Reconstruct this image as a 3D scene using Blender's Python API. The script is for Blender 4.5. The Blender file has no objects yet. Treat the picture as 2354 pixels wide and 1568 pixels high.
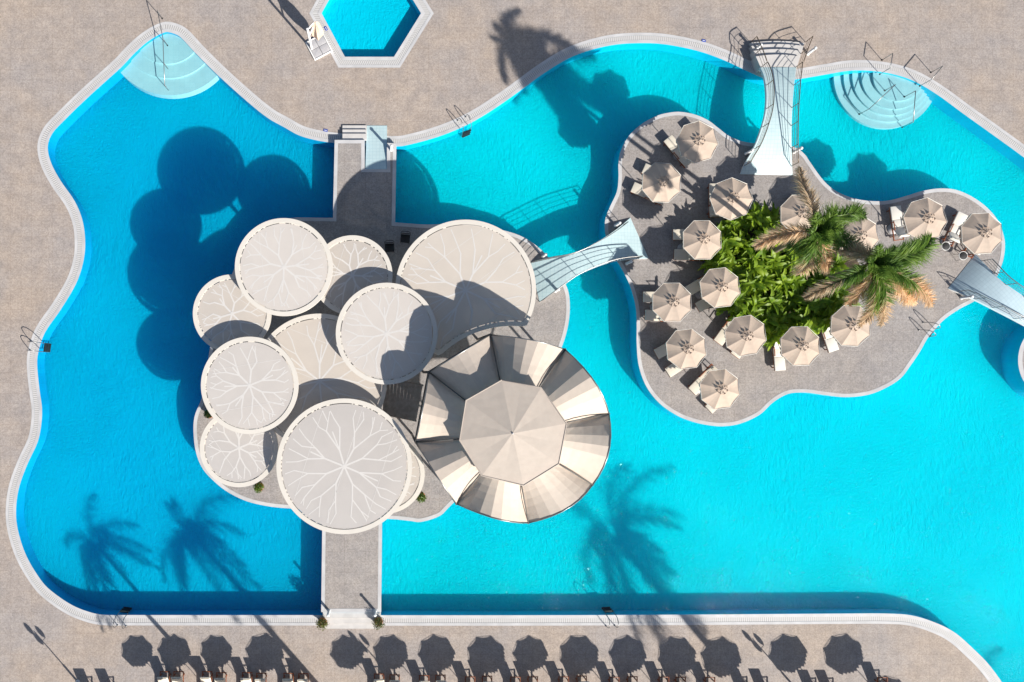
import bpy, bmesh, math, random
from mathutils import Vector, Matrix, noise
from mathutils.geometry import tessellate_polygon
random.seed(11)
PI = math.pi
scene = bpy.context.scene
COL = scene.collection

# ------------------------------------------------------------------ mapping
# plan units: 40 per metre; camera 40 m above the deck, looking straight down
S, CX, CY, NX, NY, H = 40.0, 1176.5, 784.0, 880.0, 860.0, 40.0
NW = Vector(((NX - CX) / S, (CY - NY) / S))
def D(x, y, z=0.0):
    g = Vector(((x - CX) / S, (CY - y) / S))
    p = NW + (g - NW) * (1 - z / H)
    return Vector((p.x, p.y, z))
def N(x, y, z=0.0):
    return D(x / 1.3778, y / 1.3778, z)
SUNXY = Vector((0.655, -0.755)).normalized()
EL = math.radians(31.3)
ISL = 0.36            # level of the islands
FLOOR = -0.8

# ------------------------------------------------------------------ materials
MATS = {}
def newmat(name):
    m = bpy.data.materials.new(name); m.use_nodes = True
    nt = m.node_tree
    for n in list(nt.nodes): nt.nodes.remove(n)
    out = nt.nodes.new('ShaderNodeOutputMaterial')
    MATS[name] = m
    return m, nt, out
def node(nt, typ, **kw):
    n = nt.nodes.new(typ)
    for k, v in kw.items():
        if k in n.inputs.keys(): n.inputs[k].default_value = v
        else: setattr(n, k, v)
    return n
def L(nt, a, b): nt.links.new(a, b)
def rgb(c): return (c[0], c[1], c[2], 1.0)
def coords(nt, scale=(1, 1, 1), kind='Object', rot=(0, 0, 0)):
    tc = nt.nodes.new('ShaderNodeTexCoord')
    mp = nt.nodes.new('ShaderNodeMapping')
    mp.inputs['Scale'].default_value = scale
    mp.inputs['Rotation'].default_value = rot
    L(nt, tc.outputs[kind], mp.inputs['Vector'])
    return mp.outputs['Vector']
def ramp(nt, src, stops):
    r = nt.nodes.new('ShaderNodeValToRGB')
    els = r.color_ramp.elements
    while len(els) < len(stops): els.new(0.5)
    for e, (p, c) in zip(els, stops):
        e.position = p; e.color = rgb(c) if not isinstance(c, (int, float)) else (c, c, c, 1)
    L(nt, src, r.inputs['Fac'])
    return r.outputs['Color']
def mixc(nt, a, b, fac, mode='MIX'):
    m = nt.nodes.new('ShaderNodeMix'); m.data_type = 'RGBA'; m.blend_type = mode
    a = (a,) * 3 if isinstance(a, (int, float)) else a; b = (b,) * 3 if isinstance(b, (int, float)) else b
    def put(sock, v):
        if hasattr(v, 'node'): L(nt, v, sock)
        elif isinstance(v, (int, float)): sock.default_value = v
        else: sock.default_value = rgb(v)
    put(m.inputs[6], a); put(m.inputs[7], b); put(m.inputs[0], fac)
    return m.outputs[2]
def noise_tex(nt, vec, scale, detail=3, rough=0.55, dist=0.0):
    n = node(nt, 'ShaderNodeTexNoise', Scale=scale, Detail=detail, Roughness=rough, Distortion=dist)
    L(nt, vec, n.inputs['Vector'])
    return n.outputs['Fac']
def simple(name, col, rough=0.6, metal=0.0, var=0.12, vscale=6.0, spec=0.4, bump=0.0, bscale=40, sheen=0.0):
    m, nt, out = newmat(name)
    p = node(nt, 'ShaderNodeBsdfPrincipled')
    v = coords(nt)
    f = noise_tex(nt, v, vscale, 4)
    lo = [c * (1 - var) for c in col]; hi = [min(1, c * (1 + var)) for c in col]
    L(nt, ramp(nt, f, [(0.3, lo), (0.7, hi)]), p.inputs['Base Color'])
    p.inputs['Roughness'].default_value = rough; p.inputs['Metallic'].default_value = metal
    p.inputs['Specular IOR Level'].default_value = spec
    if bump:
        b = node(nt, 'ShaderNodeBump', Strength=bump, Distance=0.02)
        L(nt, noise_tex(nt, v, bscale, 3), b.inputs['Height']); L(nt, b.outputs[0], p.inputs['Normal'])
    L(nt, p.outputs[0], out.inputs[0])
    return m

def paving(name, base, warm, tile=0.6):
    m, nt, out = newmat(name)
    p = node(nt, 'ShaderNodeBsdfPrincipled')
    v = coords(nt)
    big = noise_tex(nt, v, 0.22, 5, 0.6)
    mid = noise_tex(nt, v, 1.3, 5, 0.65)
    fine = noise_tex(nt, v, 34, 2, 0.7)
    grit = node(nt, 'ShaderNodeTexVoronoi', Scale=16.0); L(nt, v, grit.inputs['Vector'])
    c = mixc(nt, base, warm, ramp(nt, big, [(0.38, 0.0), (0.62, 1.0)]))
    c = mixc(nt, c, ramp(nt, mid, [(0.25, (0.82, 0.82, 0.84)), (0.75, (1.14, 1.12, 1.09))]), 0.9, 'MULTIPLY')
    c = mixc(nt, c, ramp(nt, fine, [(0.3, (0.74, 0.74, 0.75)), (0.72, (1.25, 1.24, 1.22))]), 0.55, 'MULTIPLY')
    sep = node(nt, 'ShaderNodeSeparateColor'); L(nt, grit.outputs['Color'], sep.inputs[0])
    c = mixc(nt, c, ramp(nt, sep.outputs[0], [(0.0, (0.72, 0.7, 0.68)), (0.5, (1.0, 1.0, 1.0)), (1.0, (1.3, 1.28, 1.24))]), 0.55, 'MULTIPLY')
    br = node(nt, 'ShaderNodeTexBrick', Scale=1.0)
    br.offset = 0.0
    br.inputs['Mortar Size'].default_value = 0.010; br.inputs['Mortar Smooth'].default_value = 0.4
    br.inputs['Brick Width'].default_value = tile; br.inputs['Row Height'].default_value = tile
    br.inputs['Color1'].default_value = (1, 1, 1, 1); br.inputs['Color2'].default_value = (0.93, 0.925, 0.92, 1)
    br.inputs['Mortar'].default_value = (0.80, 0.76, 0.73, 1)
    L(nt, v, br.inputs['Vector'])
    c = mixc(nt, c, br.outputs['Color'], 0.85, 'MULTIPLY')
    # faint rusty joints here and there
    spot = noise_tex(nt, v, 0.5, 3, 0.7)
    L(nt, c, p.inputs['Base Color'])
    p.inputs['Roughness'].default_value = 0.75; p.inputs['Specular IOR Level'].default_value = 0.3
    b = node(nt, 'ShaderNodeBump', Strength=0.25, Distance=0.01)
    L(nt, fine, b.inputs['Height']); L(nt, b.outputs[0], p.inputs['Normal'])
    L(nt, p.outputs[0], out.inputs[0])
    return m

def grating_mat(name):
    m, nt, out = newmat(name)
    p = node(nt, 'ShaderNodeBsdfPrincipled', Roughness=0.55)
    tc = nt.nodes.new('ShaderNodeTexCoord')
    sx = node(nt, 'ShaderNodeSeparateXYZ'); L(nt, tc.outputs['UV'], sx.inputs[0])
    mul = node(nt, 'ShaderNodeMath', operation='MULTIPLY'); mul.inputs[1].default_value = 1 / 0.11
    L(nt, sx.outputs['X'], mul.inputs[0])
    fr = node(nt, 'ShaderNodeMath', operation='FRACT'); L(nt, mul.outputs[0], fr.inputs[0])
    c = ramp(nt, fr.outputs[0], [(0.0, (0.58, 0.57, 0.56)), (0.50, (0.58, 0.57, 0.56)), (0.56, (0.30, 0.285, 0.28)), (0.92, (0.30, 0.285, 0.28)), (1.0, (0.55, 0.54, 0.53))])
    v = coords(nt)
    big = noise_tex(nt, v, 0.7, 4)
    c = mixc(nt, c, (0.47, 0.455, 0.44), ramp(nt, big, [(0.3, 0.0), (0.7, 0.75)]))
    L(nt, c, p.inputs['Base Color']); L(nt, p.outputs[0], out.inputs[0])
    return m

def pool_floor_mat(name, col, col2, sss, bump, hexp=False):
    m, nt, out = newmat(name)
    p = node(nt, 'ShaderNodeBsdfPrincipled', Roughness=0.9)
    v = coords(nt)
    big = noise_tex(nt, v, 0.12, 3)
    c = mixc(nt, col, col2, ramp(nt, big, [(0.35, 0.0), (0.65, 1.0)]))
    L(nt, c, p.inputs['Base Color'])
    p.inputs['Specular IOR Level'].default_value = 0.0
    p.inputs['Subsurface Weight'].default_value = sss
    p.inputs['Subsurface Radius'].default_value = (5.0, 10.0, 14.0)
    p.inputs['Subsurface Scale'].default_value = 1.0
    # rippled relief, catching the low sun only where the sun reaches it
    v2 = coords(nt, (1.0, 0.34, 1.0), 'Object', (0, 0, math.radians(-16)))
    n1 = noise_tex(nt, v2, 5.5, 3, 0.65, 0.9)
    n2 = noise_tex(nt, v, 8.5, 2, 0.6, 1.2)
    patch = noise_tex(nt, v, 0.16, 2)
    add = mixc(nt, n2, n1, ramp(nt, patch, [(0.40, 0.0), (0.60, 1.0)]))
    wv = node(nt, 'ShaderNodeTexWave', Scale=0.85, Distortion=5.5, Detail=2.0)
    wv.wave_profile = 'SAW'
    wv.inputs['Detail Scale'].default_value = 1.6
    L(nt, coords(nt, (1, 1, 1), 'Object', (0, 0, math.radians(-20))), wv.inputs['Vector'])
    crest = ramp(nt, wv.outputs['Fac'], [(0.0, 0.0), (0.8, 0.55), (1.0, 1.0)])
    crest = mixc(nt, crest, 0.0, ramp(nt, noise_tex(nt, v, 0.13, 2), [(0.42, 0.0), (0.56, 1.0)]))
    cm = node(nt, 'ShaderNodeMath', operation='MULTIPLY_ADD'); cm.inputs[1].default_value = 0.4
    L(nt, crest, cm.inputs[0]); L(nt, add, cm.inputs[2]); add = cm.outputs[0]
    b = node(nt, 'ShaderNodeBump', Strength=1.0, Distance=bump)
    L(nt, add, b.inputs['Height']); L(nt, b.outputs[0], p.inputs['Normal'])
    L(nt, p.outputs[0], out.inputs[0])
    return m

def water_mat(name, tint):
    m, nt, out = newmat(name)
    tr = node(nt, 'ShaderNodeBsdfTransparent'); tr.inputs[0].default_value = rgb(tint)
    gl = node(nt, 'ShaderNodeBsdfGlossy', Roughness=0.05)
    lw = node(nt, 'ShaderNodeLayerWeight', Blend=0.5)
    pw = node(nt, 'ShaderNodeMath', operation='POWER'); pw.inputs[1].default_value = 5.0
    L(nt, lw.outputs['Facing'], pw.inputs[0])
    fr = node(nt, 'ShaderNodeMath', operation='MULTIPLY_ADD'); fr.inputs[1].default_value = 0.98; fr.inputs[2].default_value = 0.02
    L(nt, pw.outputs[0], fr.inputs[0])
    mx = node(nt, 'ShaderNodeMixShader')
    v = coords(nt, (1.0, 0.4, 1.0), 'Object', (0, 0, math.radians(-16)))
    n1 = noise_tex(nt, v, 3.6, 3, 0.6, 0.8)
    n2 = noise_tex(nt, coords(nt), 7.0, 2, 0.6, 0.8)
    add = node(nt, 'ShaderNodeMath', operation='ADD'); L(nt, n1, add.inputs[0]); L(nt, n2, add.inputs[1])
    b = node(nt, 'ShaderNodeBump', Strength=0.6, Distance=0.05)
    L(nt, add.outputs[0], b.inputs['Height'])
    L(nt, b.outputs[0], gl.inputs['Normal']); L(nt, b.outputs[0], lw.inputs['Normal'])
    L(nt, fr.outputs[0], mx.inputs[0]); L(nt, tr.outputs[0], mx.inputs[1]); L(nt, gl.outputs[0], mx.inputs[2])
    L(nt, mx.outputs[0], out.inputs[0])
    return m

def tile_mat(name, col, size, grout, rough=0.35, tilt=0.0):
    m, nt, out = newmat(name)
    p = node(nt, 'ShaderNodeBsdfPrincipled', Roughness=rough)
    v = coords(nt, rot=(0, 0, tilt))
    br = node(nt, 'ShaderNodeTexBrick', Scale=1.0); br.offset = 0.0
    br.inputs['Mortar Size'].default_value = size * 0.045; br.inputs['Mortar Smooth'].default_value = 0.3
    br.inputs['Brick Width'].default_value = size; br.inputs['Row Height'].default_value = size
    br.inputs['Color1'].default_value = rgb(col); br.inputs['Color2'].default_value = rgb([c * 0.95 for c in col])
    br.inputs['Mortar'].default_value = rgb(grout)
    L(nt, v, br.inputs['Vector'])
    c = mixc(nt, br.outputs['Color'], ramp(nt, noise_tex(nt, v, 0.9, 4), [(0.3, (0.93, 0.93, 0.94)), (0.7, (1.04, 1.04, 1.03))]), 1.0, 'MULTIPLY')
    L(nt, c, p.inputs['Base Color']); L(nt, p.outputs[0], out.inputs[0])
    return m

def fabric_mat(name, col, var=0.06, transl=0.12, gloss=0.7, seep=0.0, vscale=3.0, spec=0.25):
    m, nt, out = newmat(name)
    d = node(nt, 'ShaderNodeBsdfPrincipled', Roughness=gloss)
    d.inputs['Specular IOR Level'].default_value = spec
    v = coords(nt)
    f = noise_tex(nt, v, vscale, 4, 0.6)
    w = noise_tex(nt, v, 90, 2)
    c = mixc(nt, [c * (1 - var) for c in col], [min(1, c * (1 + var)) for c in col], ramp(nt, f, [(0.3, 0.0), (0.7, 1.0)]))
    c = mixc(nt, c, ramp(nt, w, [(0.3, 0.95), (0.7, 1.04)]), 0.5, 'MULTIPLY')
    oi = node(nt, 'ShaderNodeObjectInfo')
    c = mixc(nt, c, ramp(nt, oi.outputs['Random'], [(0.0, (0.88, 0.885, 0.90)), (1.0, (1.05, 1.04, 1.03))]), 1.0, 'MULTIPLY')
    L(nt, c, d.inputs['Base Color'])
    b = node(nt, 'ShaderNodeBump', Strength=0.2, Distance=0.008)
    L(nt, noise_tex(nt, v, 2.4, 3, 0.6, 1.0), b.inputs['Height']); L(nt, b.outputs[0], d.inputs['Normal'])
    t = node(nt, 'ShaderNodeBsdfTranslucent'); L(nt, c, t.inputs[0])
    mx = node(nt, 'ShaderNodeMixShader'); mx.inputs[0].default_value = transl
    L(nt, d.outputs[0], mx.inputs[1]); L(nt, t.outputs[0], mx.inputs[2])
    last = mx.outputs[0]
    if seep:
        tr = node(nt, 'ShaderNodeBsdfTransparent')
        m2 = node(nt, 'ShaderNodeMixShader'); m2.inputs[0].default_value = seep
        L(nt, last, m2.inputs[1]); L(nt, tr.outputs[0], m2.inputs[2]); last = m2.outputs[0]
    L(nt, last, out.inputs[0])
    return m

def leaf_mat(name, lo, hi, transl=0.3, rough=0.35, spec=0.5, scale=2.5):
    m, nt, out = newmat(name)
    d = node(nt, 'ShaderNodeBsdfPrincipled', Roughness=rough)
    d.inputs['Specular IOR Level'].default_value = spec
    v = coords(nt)
    f = noise_tex(nt, v, scale, 4, 0.6)
    oi = node(nt, 'ShaderNodeObjectInfo')
    c = mixc(nt, lo, hi, ramp(nt, f, [(0.32, 0.0), (0.68, 1.0)]))
    c = mixc(nt, c, ramp(nt, oi.outputs['Random'], [(0.0, (0.75, 0.8, 0.8)), (1.0, (1.2, 1.12, 1.0))]), 1.0, 'MULTIPLY')
    L(nt, c, d.inputs['Base Color'])
    t = node(nt, 'ShaderNodeBsdfTranslucent'); L(nt, c, t.inputs[0])
    mx = node(nt, 'ShaderNodeMixShader'); mx.inputs[0].default_value = transl
    L(nt, d.outputs[0], mx.inputs[1]); L(nt, t.outputs[0], mx.inputs[2])
    L(nt, mx.outputs[0], out.inputs[0])
    return m

M_deck = paving('deck paving', (0.345, 0.310, 0.294), (0.385, 0.322, 0.275))
M_isl = paving('island paving', (0.315, 0.296, 0.291), (0.328, 0.299, 0.281))
M_stone = simple('pale coping stone', (0.50, 0.492, 0.495), 0.55, var=0.12, vscale=1.2)
M_grate = grating_mat('gutter grating')
M_wallL = tile_mat('deep pool wall', (0.0, 0.31, 0.57), 0.25, (0.0, 0.33, 0.57))
M_wallR = tile_mat('pool wall', (0.0, 0.48, 0.70), 0.25, (0.0, 0.49, 0.68))
M_floorL = pool_floor_mat('deep pool floor', (0.0, 0.372, 0.63), (0.0, 0.40, 0.655), 0.46, 0.09)
M_floorR = pool_floor_mat('pool floor', (0.0, 0.58, 0.705), (0.0, 0.62, 0.73), 0.46, 0.09)
M_water = water_mat('pool water', (0.82, 0.985, 1.0))
M_step = tile_mat('pale pool step', (0.40, 0.57, 0.605), 0.3, (0.36, 0.54, 0.58))
M_bridge = tile_mat('pale blue bridge tile', (0.52, 0.66, 0.68), 0.2, (0.38, 0.53, 0.57))
M_bridge3 = tile_mat('grey blue bridge tile', (0.46, 0.58, 0.64), 0.2, (0.36, 0.48, 0.54), tilt=math.radians(-40))
M_white = simple('white paint', (0.78, 0.77, 0.75), 0.4, var=0.04)
M_concrete = simple('white stair stone', (0.53, 0.505, 0.485), 0.6, var=0.09, vscale=2)
M_steel = simple('stainless tube', (0.30, 0.30, 0.30), 0.35, metal=0.8, var=0.1)
M_bronze = simple('brown rail', (0.17, 0.125, 0.09), 0.4, metal=0.4, var=0.15)
M_black = simple('black rubber', (0.02, 0.02, 0.022), 0.6)
M_dark = simple('dark wicker', (0.03, 0.03, 0.032), 0.7, bump=0.4)
M_cush = fabric_mat('cream cushion', (0.66, 0.60, 0.50), 0.04, 0.0)
M_cushw = fabric_mat('pale cushion', (0.70, 0.67, 0.61), 0.04, 0.0)
M_wood = simple('reddish wood', (0.25, 0.075, 0.03), 0.5, var=0.25, vscale=8)
M_slat = simple('weathered slat', (0.27, 0.24, 0.22), 0.7, var=0.2, vscale=5)
M_para = fabric_mat('parasol canvas', (0.545, 0.435, 0.35), 0.05, 0.14)
M_octo = fabric_mat('pavilion canvas', (0.575, 0.49, 0.415), 0.045, 0.08)
M_memH = fabric_mat('pale membrane', (0.592, 0.546, 0.506), 0.035, 0.10, seep=0.03, vscale=0.8, gloss=0.4, spec=0.6)
M_memL = fabric_mat('beige membrane', (0.58, 0.52, 0.46), 0.035, 0.10, seep=0.03, vscale=0.8, gloss=0.4, spec=0.6)
M_ring = simple('cream ring paint', (0.63, 0.585, 0.525), 0.45, var=0.04, vscale=1)
M_vein = simple('glossy white strip', (0.618, 0.588, 0.558), 0.3, var=0.02, spec=0.9)
M_banana = leaf_mat('banana leaf', (0.085, 0.20, 0.012), (0.33, 0.46, 0.03), 0.45, 0.48, 0.35)
M_stalk = simple('green stalk', (0.12, 0.17, 0.04), 0.6)
M_frond = leaf_mat('green frond', (0.075, 0.17, 0.027), (0.24, 0.37, 0.07), 0.45, 0.45, 0.35)
M_dry = leaf_mat('dry frond', (0.64, 0.46, 0.31), (0.92, 0.70, 0.50), 0.45, 0.7, 0.1)
M_half = leaf_mat('yellowing frond', (0.15, 0.17, 0.055), (0.62, 0.46, 0.29), 0.2, 0.6, 0.2, scale=1.2)
M_trunk = simple('palm trunk', (0.19, 0.15, 0.11), 0.85, var=0.3, vscale=9, bump=0.6)
M_shrub = leaf_mat('shrub leaf', (0.04, 0.10, 0.012), (0.14, 0.22, 0.03), 0.25)
M_olive = leaf_mat('olive shrub leaf', (0.05, 0.07, 0.015), (0.16, 0.17, 0.04), 0.25)
M_terra = simple('terracotta', (0.42, 0.15, 0.07), 0.8)
M_blue = simple('blue enamel', (0.02, 0.06, 0.35), 0.4)
M_lampw = simple('white lamp shell', (0.72, 0.72, 0.72), 0.3, var=0.03)
M_soil = simple('planting soil', (0.06, 0.042, 0.028), 0.95, var=0.4, vscale=4)
M_slab = simple('grey ballast slab', (0.42, 0.41, 0.42), 0.8, var=0.08, bump=0.3, bscale=60)
M_gutter = simple('dark roof gutter', (0.10, 0.095, 0.09), 0.5)

# ------------------------------------------------------------------ builders
class MB:
    def __init__(self):
        self.bm = bmesh.new(); self.mi = 0
    def face(self, pts, mi=None, smooth=False):
        vs = [self.bm.verts.new(p) for p in pts]
        try: f = self.bm.faces.new(vs)
        except ValueError: return None
        f.material_index = self.mi if mi is None else mi; f.smooth = smooth
        return f
    def grid(self, rows, closed=False, smooth=False, mi=None):
        vv = [[self.bm.verts.new(p) for p in r] for r in rows]
        for a, b in zip(vv, vv[1:]):
            n = len(a)
            for i in range(n if closed else n - 1):
                j = (i + 1) % n
                f = self.bm.faces.new((a[i], a[j], b[j], b[i]))
                f.material_index = self.mi if mi is None else mi; f.smooth = smooth
        return vv
    def box(self, c, s, M=None, mi=None):
        hx, hy, hz = s[0] / 2, s[1] / 2, s[2] / 2
        P = [Vector((x, y, z)) for z in (-hz, hz) for x, y in ((-hx, -hy), (hx, -hy), (hx, hy), (-hx, hy))]
        c = Vector(c)
        P = [(M @ p if M else p) + c for p in P]
        vs = [self.bm.verts.new(p) for p in P]
        for q in ((3, 2, 1, 0), (4, 5, 6, 7), (0, 1, 5, 4), (1, 2, 6, 5), (2, 3, 7, 6), (3, 0, 4, 7)):
            f = self.bm.faces.new([vs[i] for i in q]); f.material_index = self.mi if mi is None else mi
    def rbox(self, c, s, b=0.02, M=None, seg=2):
        t = bmesh.new(); bmesh.ops.create_cube(t, size=1.0)
        bmesh.ops.scale(t, vec=s, verts=t.verts)
        bmesh.ops.bevel(t, geom=t.edges[:], offset=b, segments=seg, affect='EDGES', profile=0.6)
        c = Vector(c); vm = {}
        for v in t.verts: vm[v.index] = self.bm.verts.new((M @ v.co if M else v.co) + c)
        for f in t.faces:
            g = self.bm.faces.new([vm[v.index] for v in f.verts]); g.material_index = self.mi; g.smooth = True
        t.free()
    def tube(self, pts, r, n=7, caps=True):
        pts = [Vector(p) for p in pts]
        rs = r if isinstance(r, (list, tuple)) else [r] * len(pts)
        rows = []; ref = None
        for i, p in enumerate(pts):
            a = pts[max(i - 1, 0)]; b = pts[min(i + 1, len(pts) - 1)]
            t = (b - a).normalized()
            if ref is None:
                ref = Vector((0, 0, 1)) if abs(t.z) < 0.9 else Vector((1, 0, 0))
            u = (ref - t * ref.dot(t))
            if u.length < 1e-5: u = t.orthogonal()
            u.normalize(); ref = u; w = t.cross(u)
            rows.append([p + (u * math.cos(k * 2 * PI / n) + w * math.sin(k * 2 * PI / n)) * rs[i] for k in range(n)])
        vv = self.grid(rows, True, True)
        if caps:
            for row in (vv[0][::-1], vv[-1]):
                f = self.bm.faces.new(row); f.material_index = self.mi
    def lathe(self, prof, n=16, c=(0, 0, 0), smooth=True):
        c = Vector(c)
        rows = [[c + Vector((r * math.cos(2 * PI * k / n), r * math.sin(2 * PI * k / n), z)) for k in range(n)] for r, z in prof]
        vv = self.grid(rows, True, smooth)
        self.bm.faces.new(vv[0][::-1]).material_index = self.mi; self.bm.faces.new(vv[-1]).material_index = self.mi
    def prism(self, pts, z0, z1, mi_top=0, mi_side=0, bottom=True):
        n = len(pts)
        tris = tessellate_polygon([[Vector((p[0], p[1], 0)) for p in pts]])
        top = [self.bm.verts.new((p[0], p[1], z1)) for p in pts]
        bot = [self.bm.verts.new((p[0], p[1], z0)) for p in pts]
        def add(vs, mi):
            try: f = self.bm.faces.new(vs); f.material_index = mi
            except ValueError: pass
        for t in tris:
            add([top[i] for i in t], mi_top)
            if bottom: add([bot[i] for i in reversed(t)], mi_side)
        for i in range(n):
            j = (i + 1) % n
            add([bot[i], bot[j], top[j], top[i]], mi_side)
    def flat(self, loops, z, mi=0):
        L3 = [[Vector((p[0], p[1], 0)) for p in l] for l in loops]
        allp = [p for l in L3 for p in l]
        vs = [self.bm.verts.new((p.x, p.y, z)) for p in allp]
        for t in tessellate_polygon(L3):
            try: f = self.bm.faces.new([vs[i] for i in t]); f.material_index = mi
            except ValueError: pass
    def build(self, name, mats, parent=None, origin=None, recalc=True):
        if recalc: bmesh.ops.recalc_face_normals(self.bm, faces=self.bm.faces[:])
        me = bpy.data.meshes.new(name)
        if origin is not None:
            bmesh.ops.translate(self.bm, vec=-Vector(origin), verts=self.bm.verts)
        self.bm.to_mesh(me); self.bm.free()
        for m in (mats if isinstance(mats, (list, tuple)) else [mats]): me.materials.append(m)
        o = bpy.data.objects.new(name, me); COL.objects.link(o)
        if parent is not None: o.parent = parent
        elif origin is not None: o.location = origin
        return o
def up_faces(o):            # make a flat sheet face upward
    me = o.data
    bm = bmesh.new(); bm.from_mesh(me)
    for f in bm.faces:
        if f.normal.z < 0: f.normal_flip()
    bm.to_mesh(me); bm.free()
    return o
def tag(o, label=None, cat=None, group=None, kind=None):
    if label: o['label'] = label
    if cat: o['category'] = cat
    if group: o['group'] = group
    if kind: o['kind'] = kind
    return o
def thing(name, label, cat, loc=(0, 0, 0), rz=0.0, group=None):
    o = bpy.data.objects.new(name, None); COL.objects.link(o)
    o.location = loc; o.rotation_euler = (0, 0, rz); o.empty_display_size = 0.3
    return tag(o, label, cat, group)
def copy_tree(o, parent=None):
    c = o.copy(); COL.objects.link(c)
    if parent is not None: c.parent = parent
    for ch in list(o.children): copy_tree(ch, c)
    return c
def place(proto, used, loc, rz, label, group=None, scale=None):
    o = copy_tree(proto) if used[0] else proto
    used[0] = True
    o.location = loc; o.rotation_euler = (0, 0, rz); o['label'] = label
    if group: o['group'] = group
    if scale: o.scale = (scale,) * 3
    return o
def tilt(o, seed, deg=3.0):
    r = random.Random(seed); o.rotation_euler = (math.radians(r.uniform(-deg, deg)), math.radians(r.uniform(-deg, deg)), o.rotation_euler[2])
def structure(o): o['kind'] = 'structure'; return o

def smooth_closed(pts, per=6):
    n = len(pts); out = []
    P = [Vector((p[0], p[1])) for p in pts]
    for i in range(n):
        p0, p1, p2, p3 = P[i - 1], P[i], P[(i + 1) % n], P[(i + 2) % n]
        for k in range(per):
            t = k / per
            # centripetal-ish: plain Catmull-Rom with scaled tangents
            d = (p2 - p1).length
            m1 = (p2 - p0) / max((p2 - p1).length + (p1 - p0).length, 1e-6) * d
            m2 = (p3 - p1) / max((p3 - p2).length + (p2 - p1).length, 1e-6) * d
            t2, t3 = t * t, t * t * t
            q = p1 * (2 * t3 - 3 * t2 + 1) + m1 * (t3 - 2 * t2 + t) + p2 * (-2 * t3 + 3 * t2) + m2 * (t3 - t2)
            out.append((q.x, q.y))
    return out
def smooth_open(pts, per=6):
    P = [Vector(p) for p in pts]; n = len(P); out = []
    for i in range(n - 1):
        p0, p1, p2, p3 = P[max(i - 1, 0)], P[i], P[i + 1], P[min(i + 2, n - 1)]
        for k in range(per):
            t = k / per; t2, t3 = t * t, t * t * t
            m1 = (p2 - p0) / 2; m2 = (p3 - p1) / 2
            out.append(p1 * (2 * t3 - 3 * t2 + 1) + m1 * (t3 - 2 * t2 + t) + p2 * (-2 * t3 + 3 * t2) + m2 * (t3 - t2))
    out.append(P[-1])
    return out
def area(pts): return 0.5 * sum(pts[i - 1][0] * pts[i][1] - pts[i][0] * pts[i - 1][1] for i in range(len(pts)))
def offset(pts, d):          # + outward
    P = [Vector((p[0], p[1])) for p in pts]; n = len(P)
    sgn = 1 if area(pts) > 0 else -1
    out = []
    for i in range(n):
        a = (P[i] - P[i - 1]); b = (P[(i + 1) % n] - P[i])
        if a.length < 1e-6: a = b
        if b.length < 1e-6: b = a
        a = a.normalized(); b = b.normalized()
        na = Vector((a.y, -a.x)) * sgn; nb = Vector((b.y, -b.x)) * sgn
        m = na + nb
        m = m / max(m.length_squared / 2, 0.5)
        q = P[i] + m * d
        out.append((q.x, q.y))
    return out
def resample(pts, n):
    P = [Vector(p) for p in pts]
    ls = [0.0]
    for a, b in zip(P, P[1:]): ls.append(ls[-1] + (b - a).length)
    out = []; k = 0
    for i in range(n):
        s = ls[-1] * i / (n - 1)
        while k < len(P) - 2 and ls[k + 1] < s: k += 1
        t = (s - ls[k]) / max(ls[k + 1] - ls[k], 1e-9)
        out.append(P[k].lerp(P[k + 1], t))
    return out
def ribbon(loopA, loopB, zA, zB, name, mat, uv=False):
    bm = bmesh.new(); n = len(loopA)
    A = [bm.verts.new((p[0], p[1], zA)) for p in loopA]; B = [bm.verts.new((p[0], p[1], zB)) for p in loopB]
    uvl = bm.loops.layers.uv.new('UVMap'); s = 0.0
    for i in range(n):
        j = (i + 1) % n
        d = (Vector(loopA[j]) - Vector(loopA[i])).length
        f = bm.faces.new((A[i], A[j], B[j], B[i]))
        for l, u in zip(f.loops, ((s, 0), (s + d, 0), (s + d, 1), (s, 1))): l[uvl].uv = u
        s += d
    me = bpy.data.meshes.new(name); bm.to_mesh(me); bm.free(); me.materials.append(mat)
    o = bpy.data.objects.new(name, me); COL.objects.link(o)
    return o

# ------------------------------------------------------------------ pools, deck and coping
POOL = [(379,75),(343,94),(311,121.5),(279,155),(207,220),(146,279),(120,308),(110,337),(117,373),(139,415),(172,463),
 (190,508),(196,560),(191,605),(174.7,653),(139,713),(104,764),(89,806),(85.6,838),(91.4,898.5),(96.7,938),(95,977),
 (86.8,1016),(62,1070),(43,1125),(37,1180),(43,1225),(62,1280),(96,1335.5),(120,1359.6),(166.5,1391),(209,1407.6),
 (240,1413),(300,1413.5),(500,1413.6),(736,1413.7),(876,1414),(1200,1414),(1500,1413),(1800,1411),(1950,1410),(2036,1410),
 (2093,1414),(2149,1431),(2195,1454.8),(2241,1495.5),(2269,1524),(2302,1568),(2350,1640),(2430,1760),(2700,1790),(2950,1600),
 (2990,1250),(2950,900),(2700,640),(2500,480),(2353,363),(2290.8,317.5),(2213,261.8),(2156,220),(2104,189),(2057.5,172.4),
 (2005.7,163.8),(1954,163),(1902,171),(1838.5,181.7),(1795,186),(1752.3,179),(1721,166),(1669,141.3),(1617.5,121.8),
 (1565.7,108.9),(1513.8,101),(1462,99.8),(1410,103.7),(1358,115.4),(1306.4,134.8),(1246,171.7),(1204,202.5),(1158.7,235),
 (1106.8,269),(1058,294.8),(1003,316),(944.8,332),(915.7,337),(840,336),(766.6,329),(724.5,322.4),(685.6,311),(653,293),
 (615.7,272),(567,233),(499,171.7),(447,120),(414.8,85.9),(397,77)]
pool = smooth_closed([D(*p)[:2] for p in POOL], 5)
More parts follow.
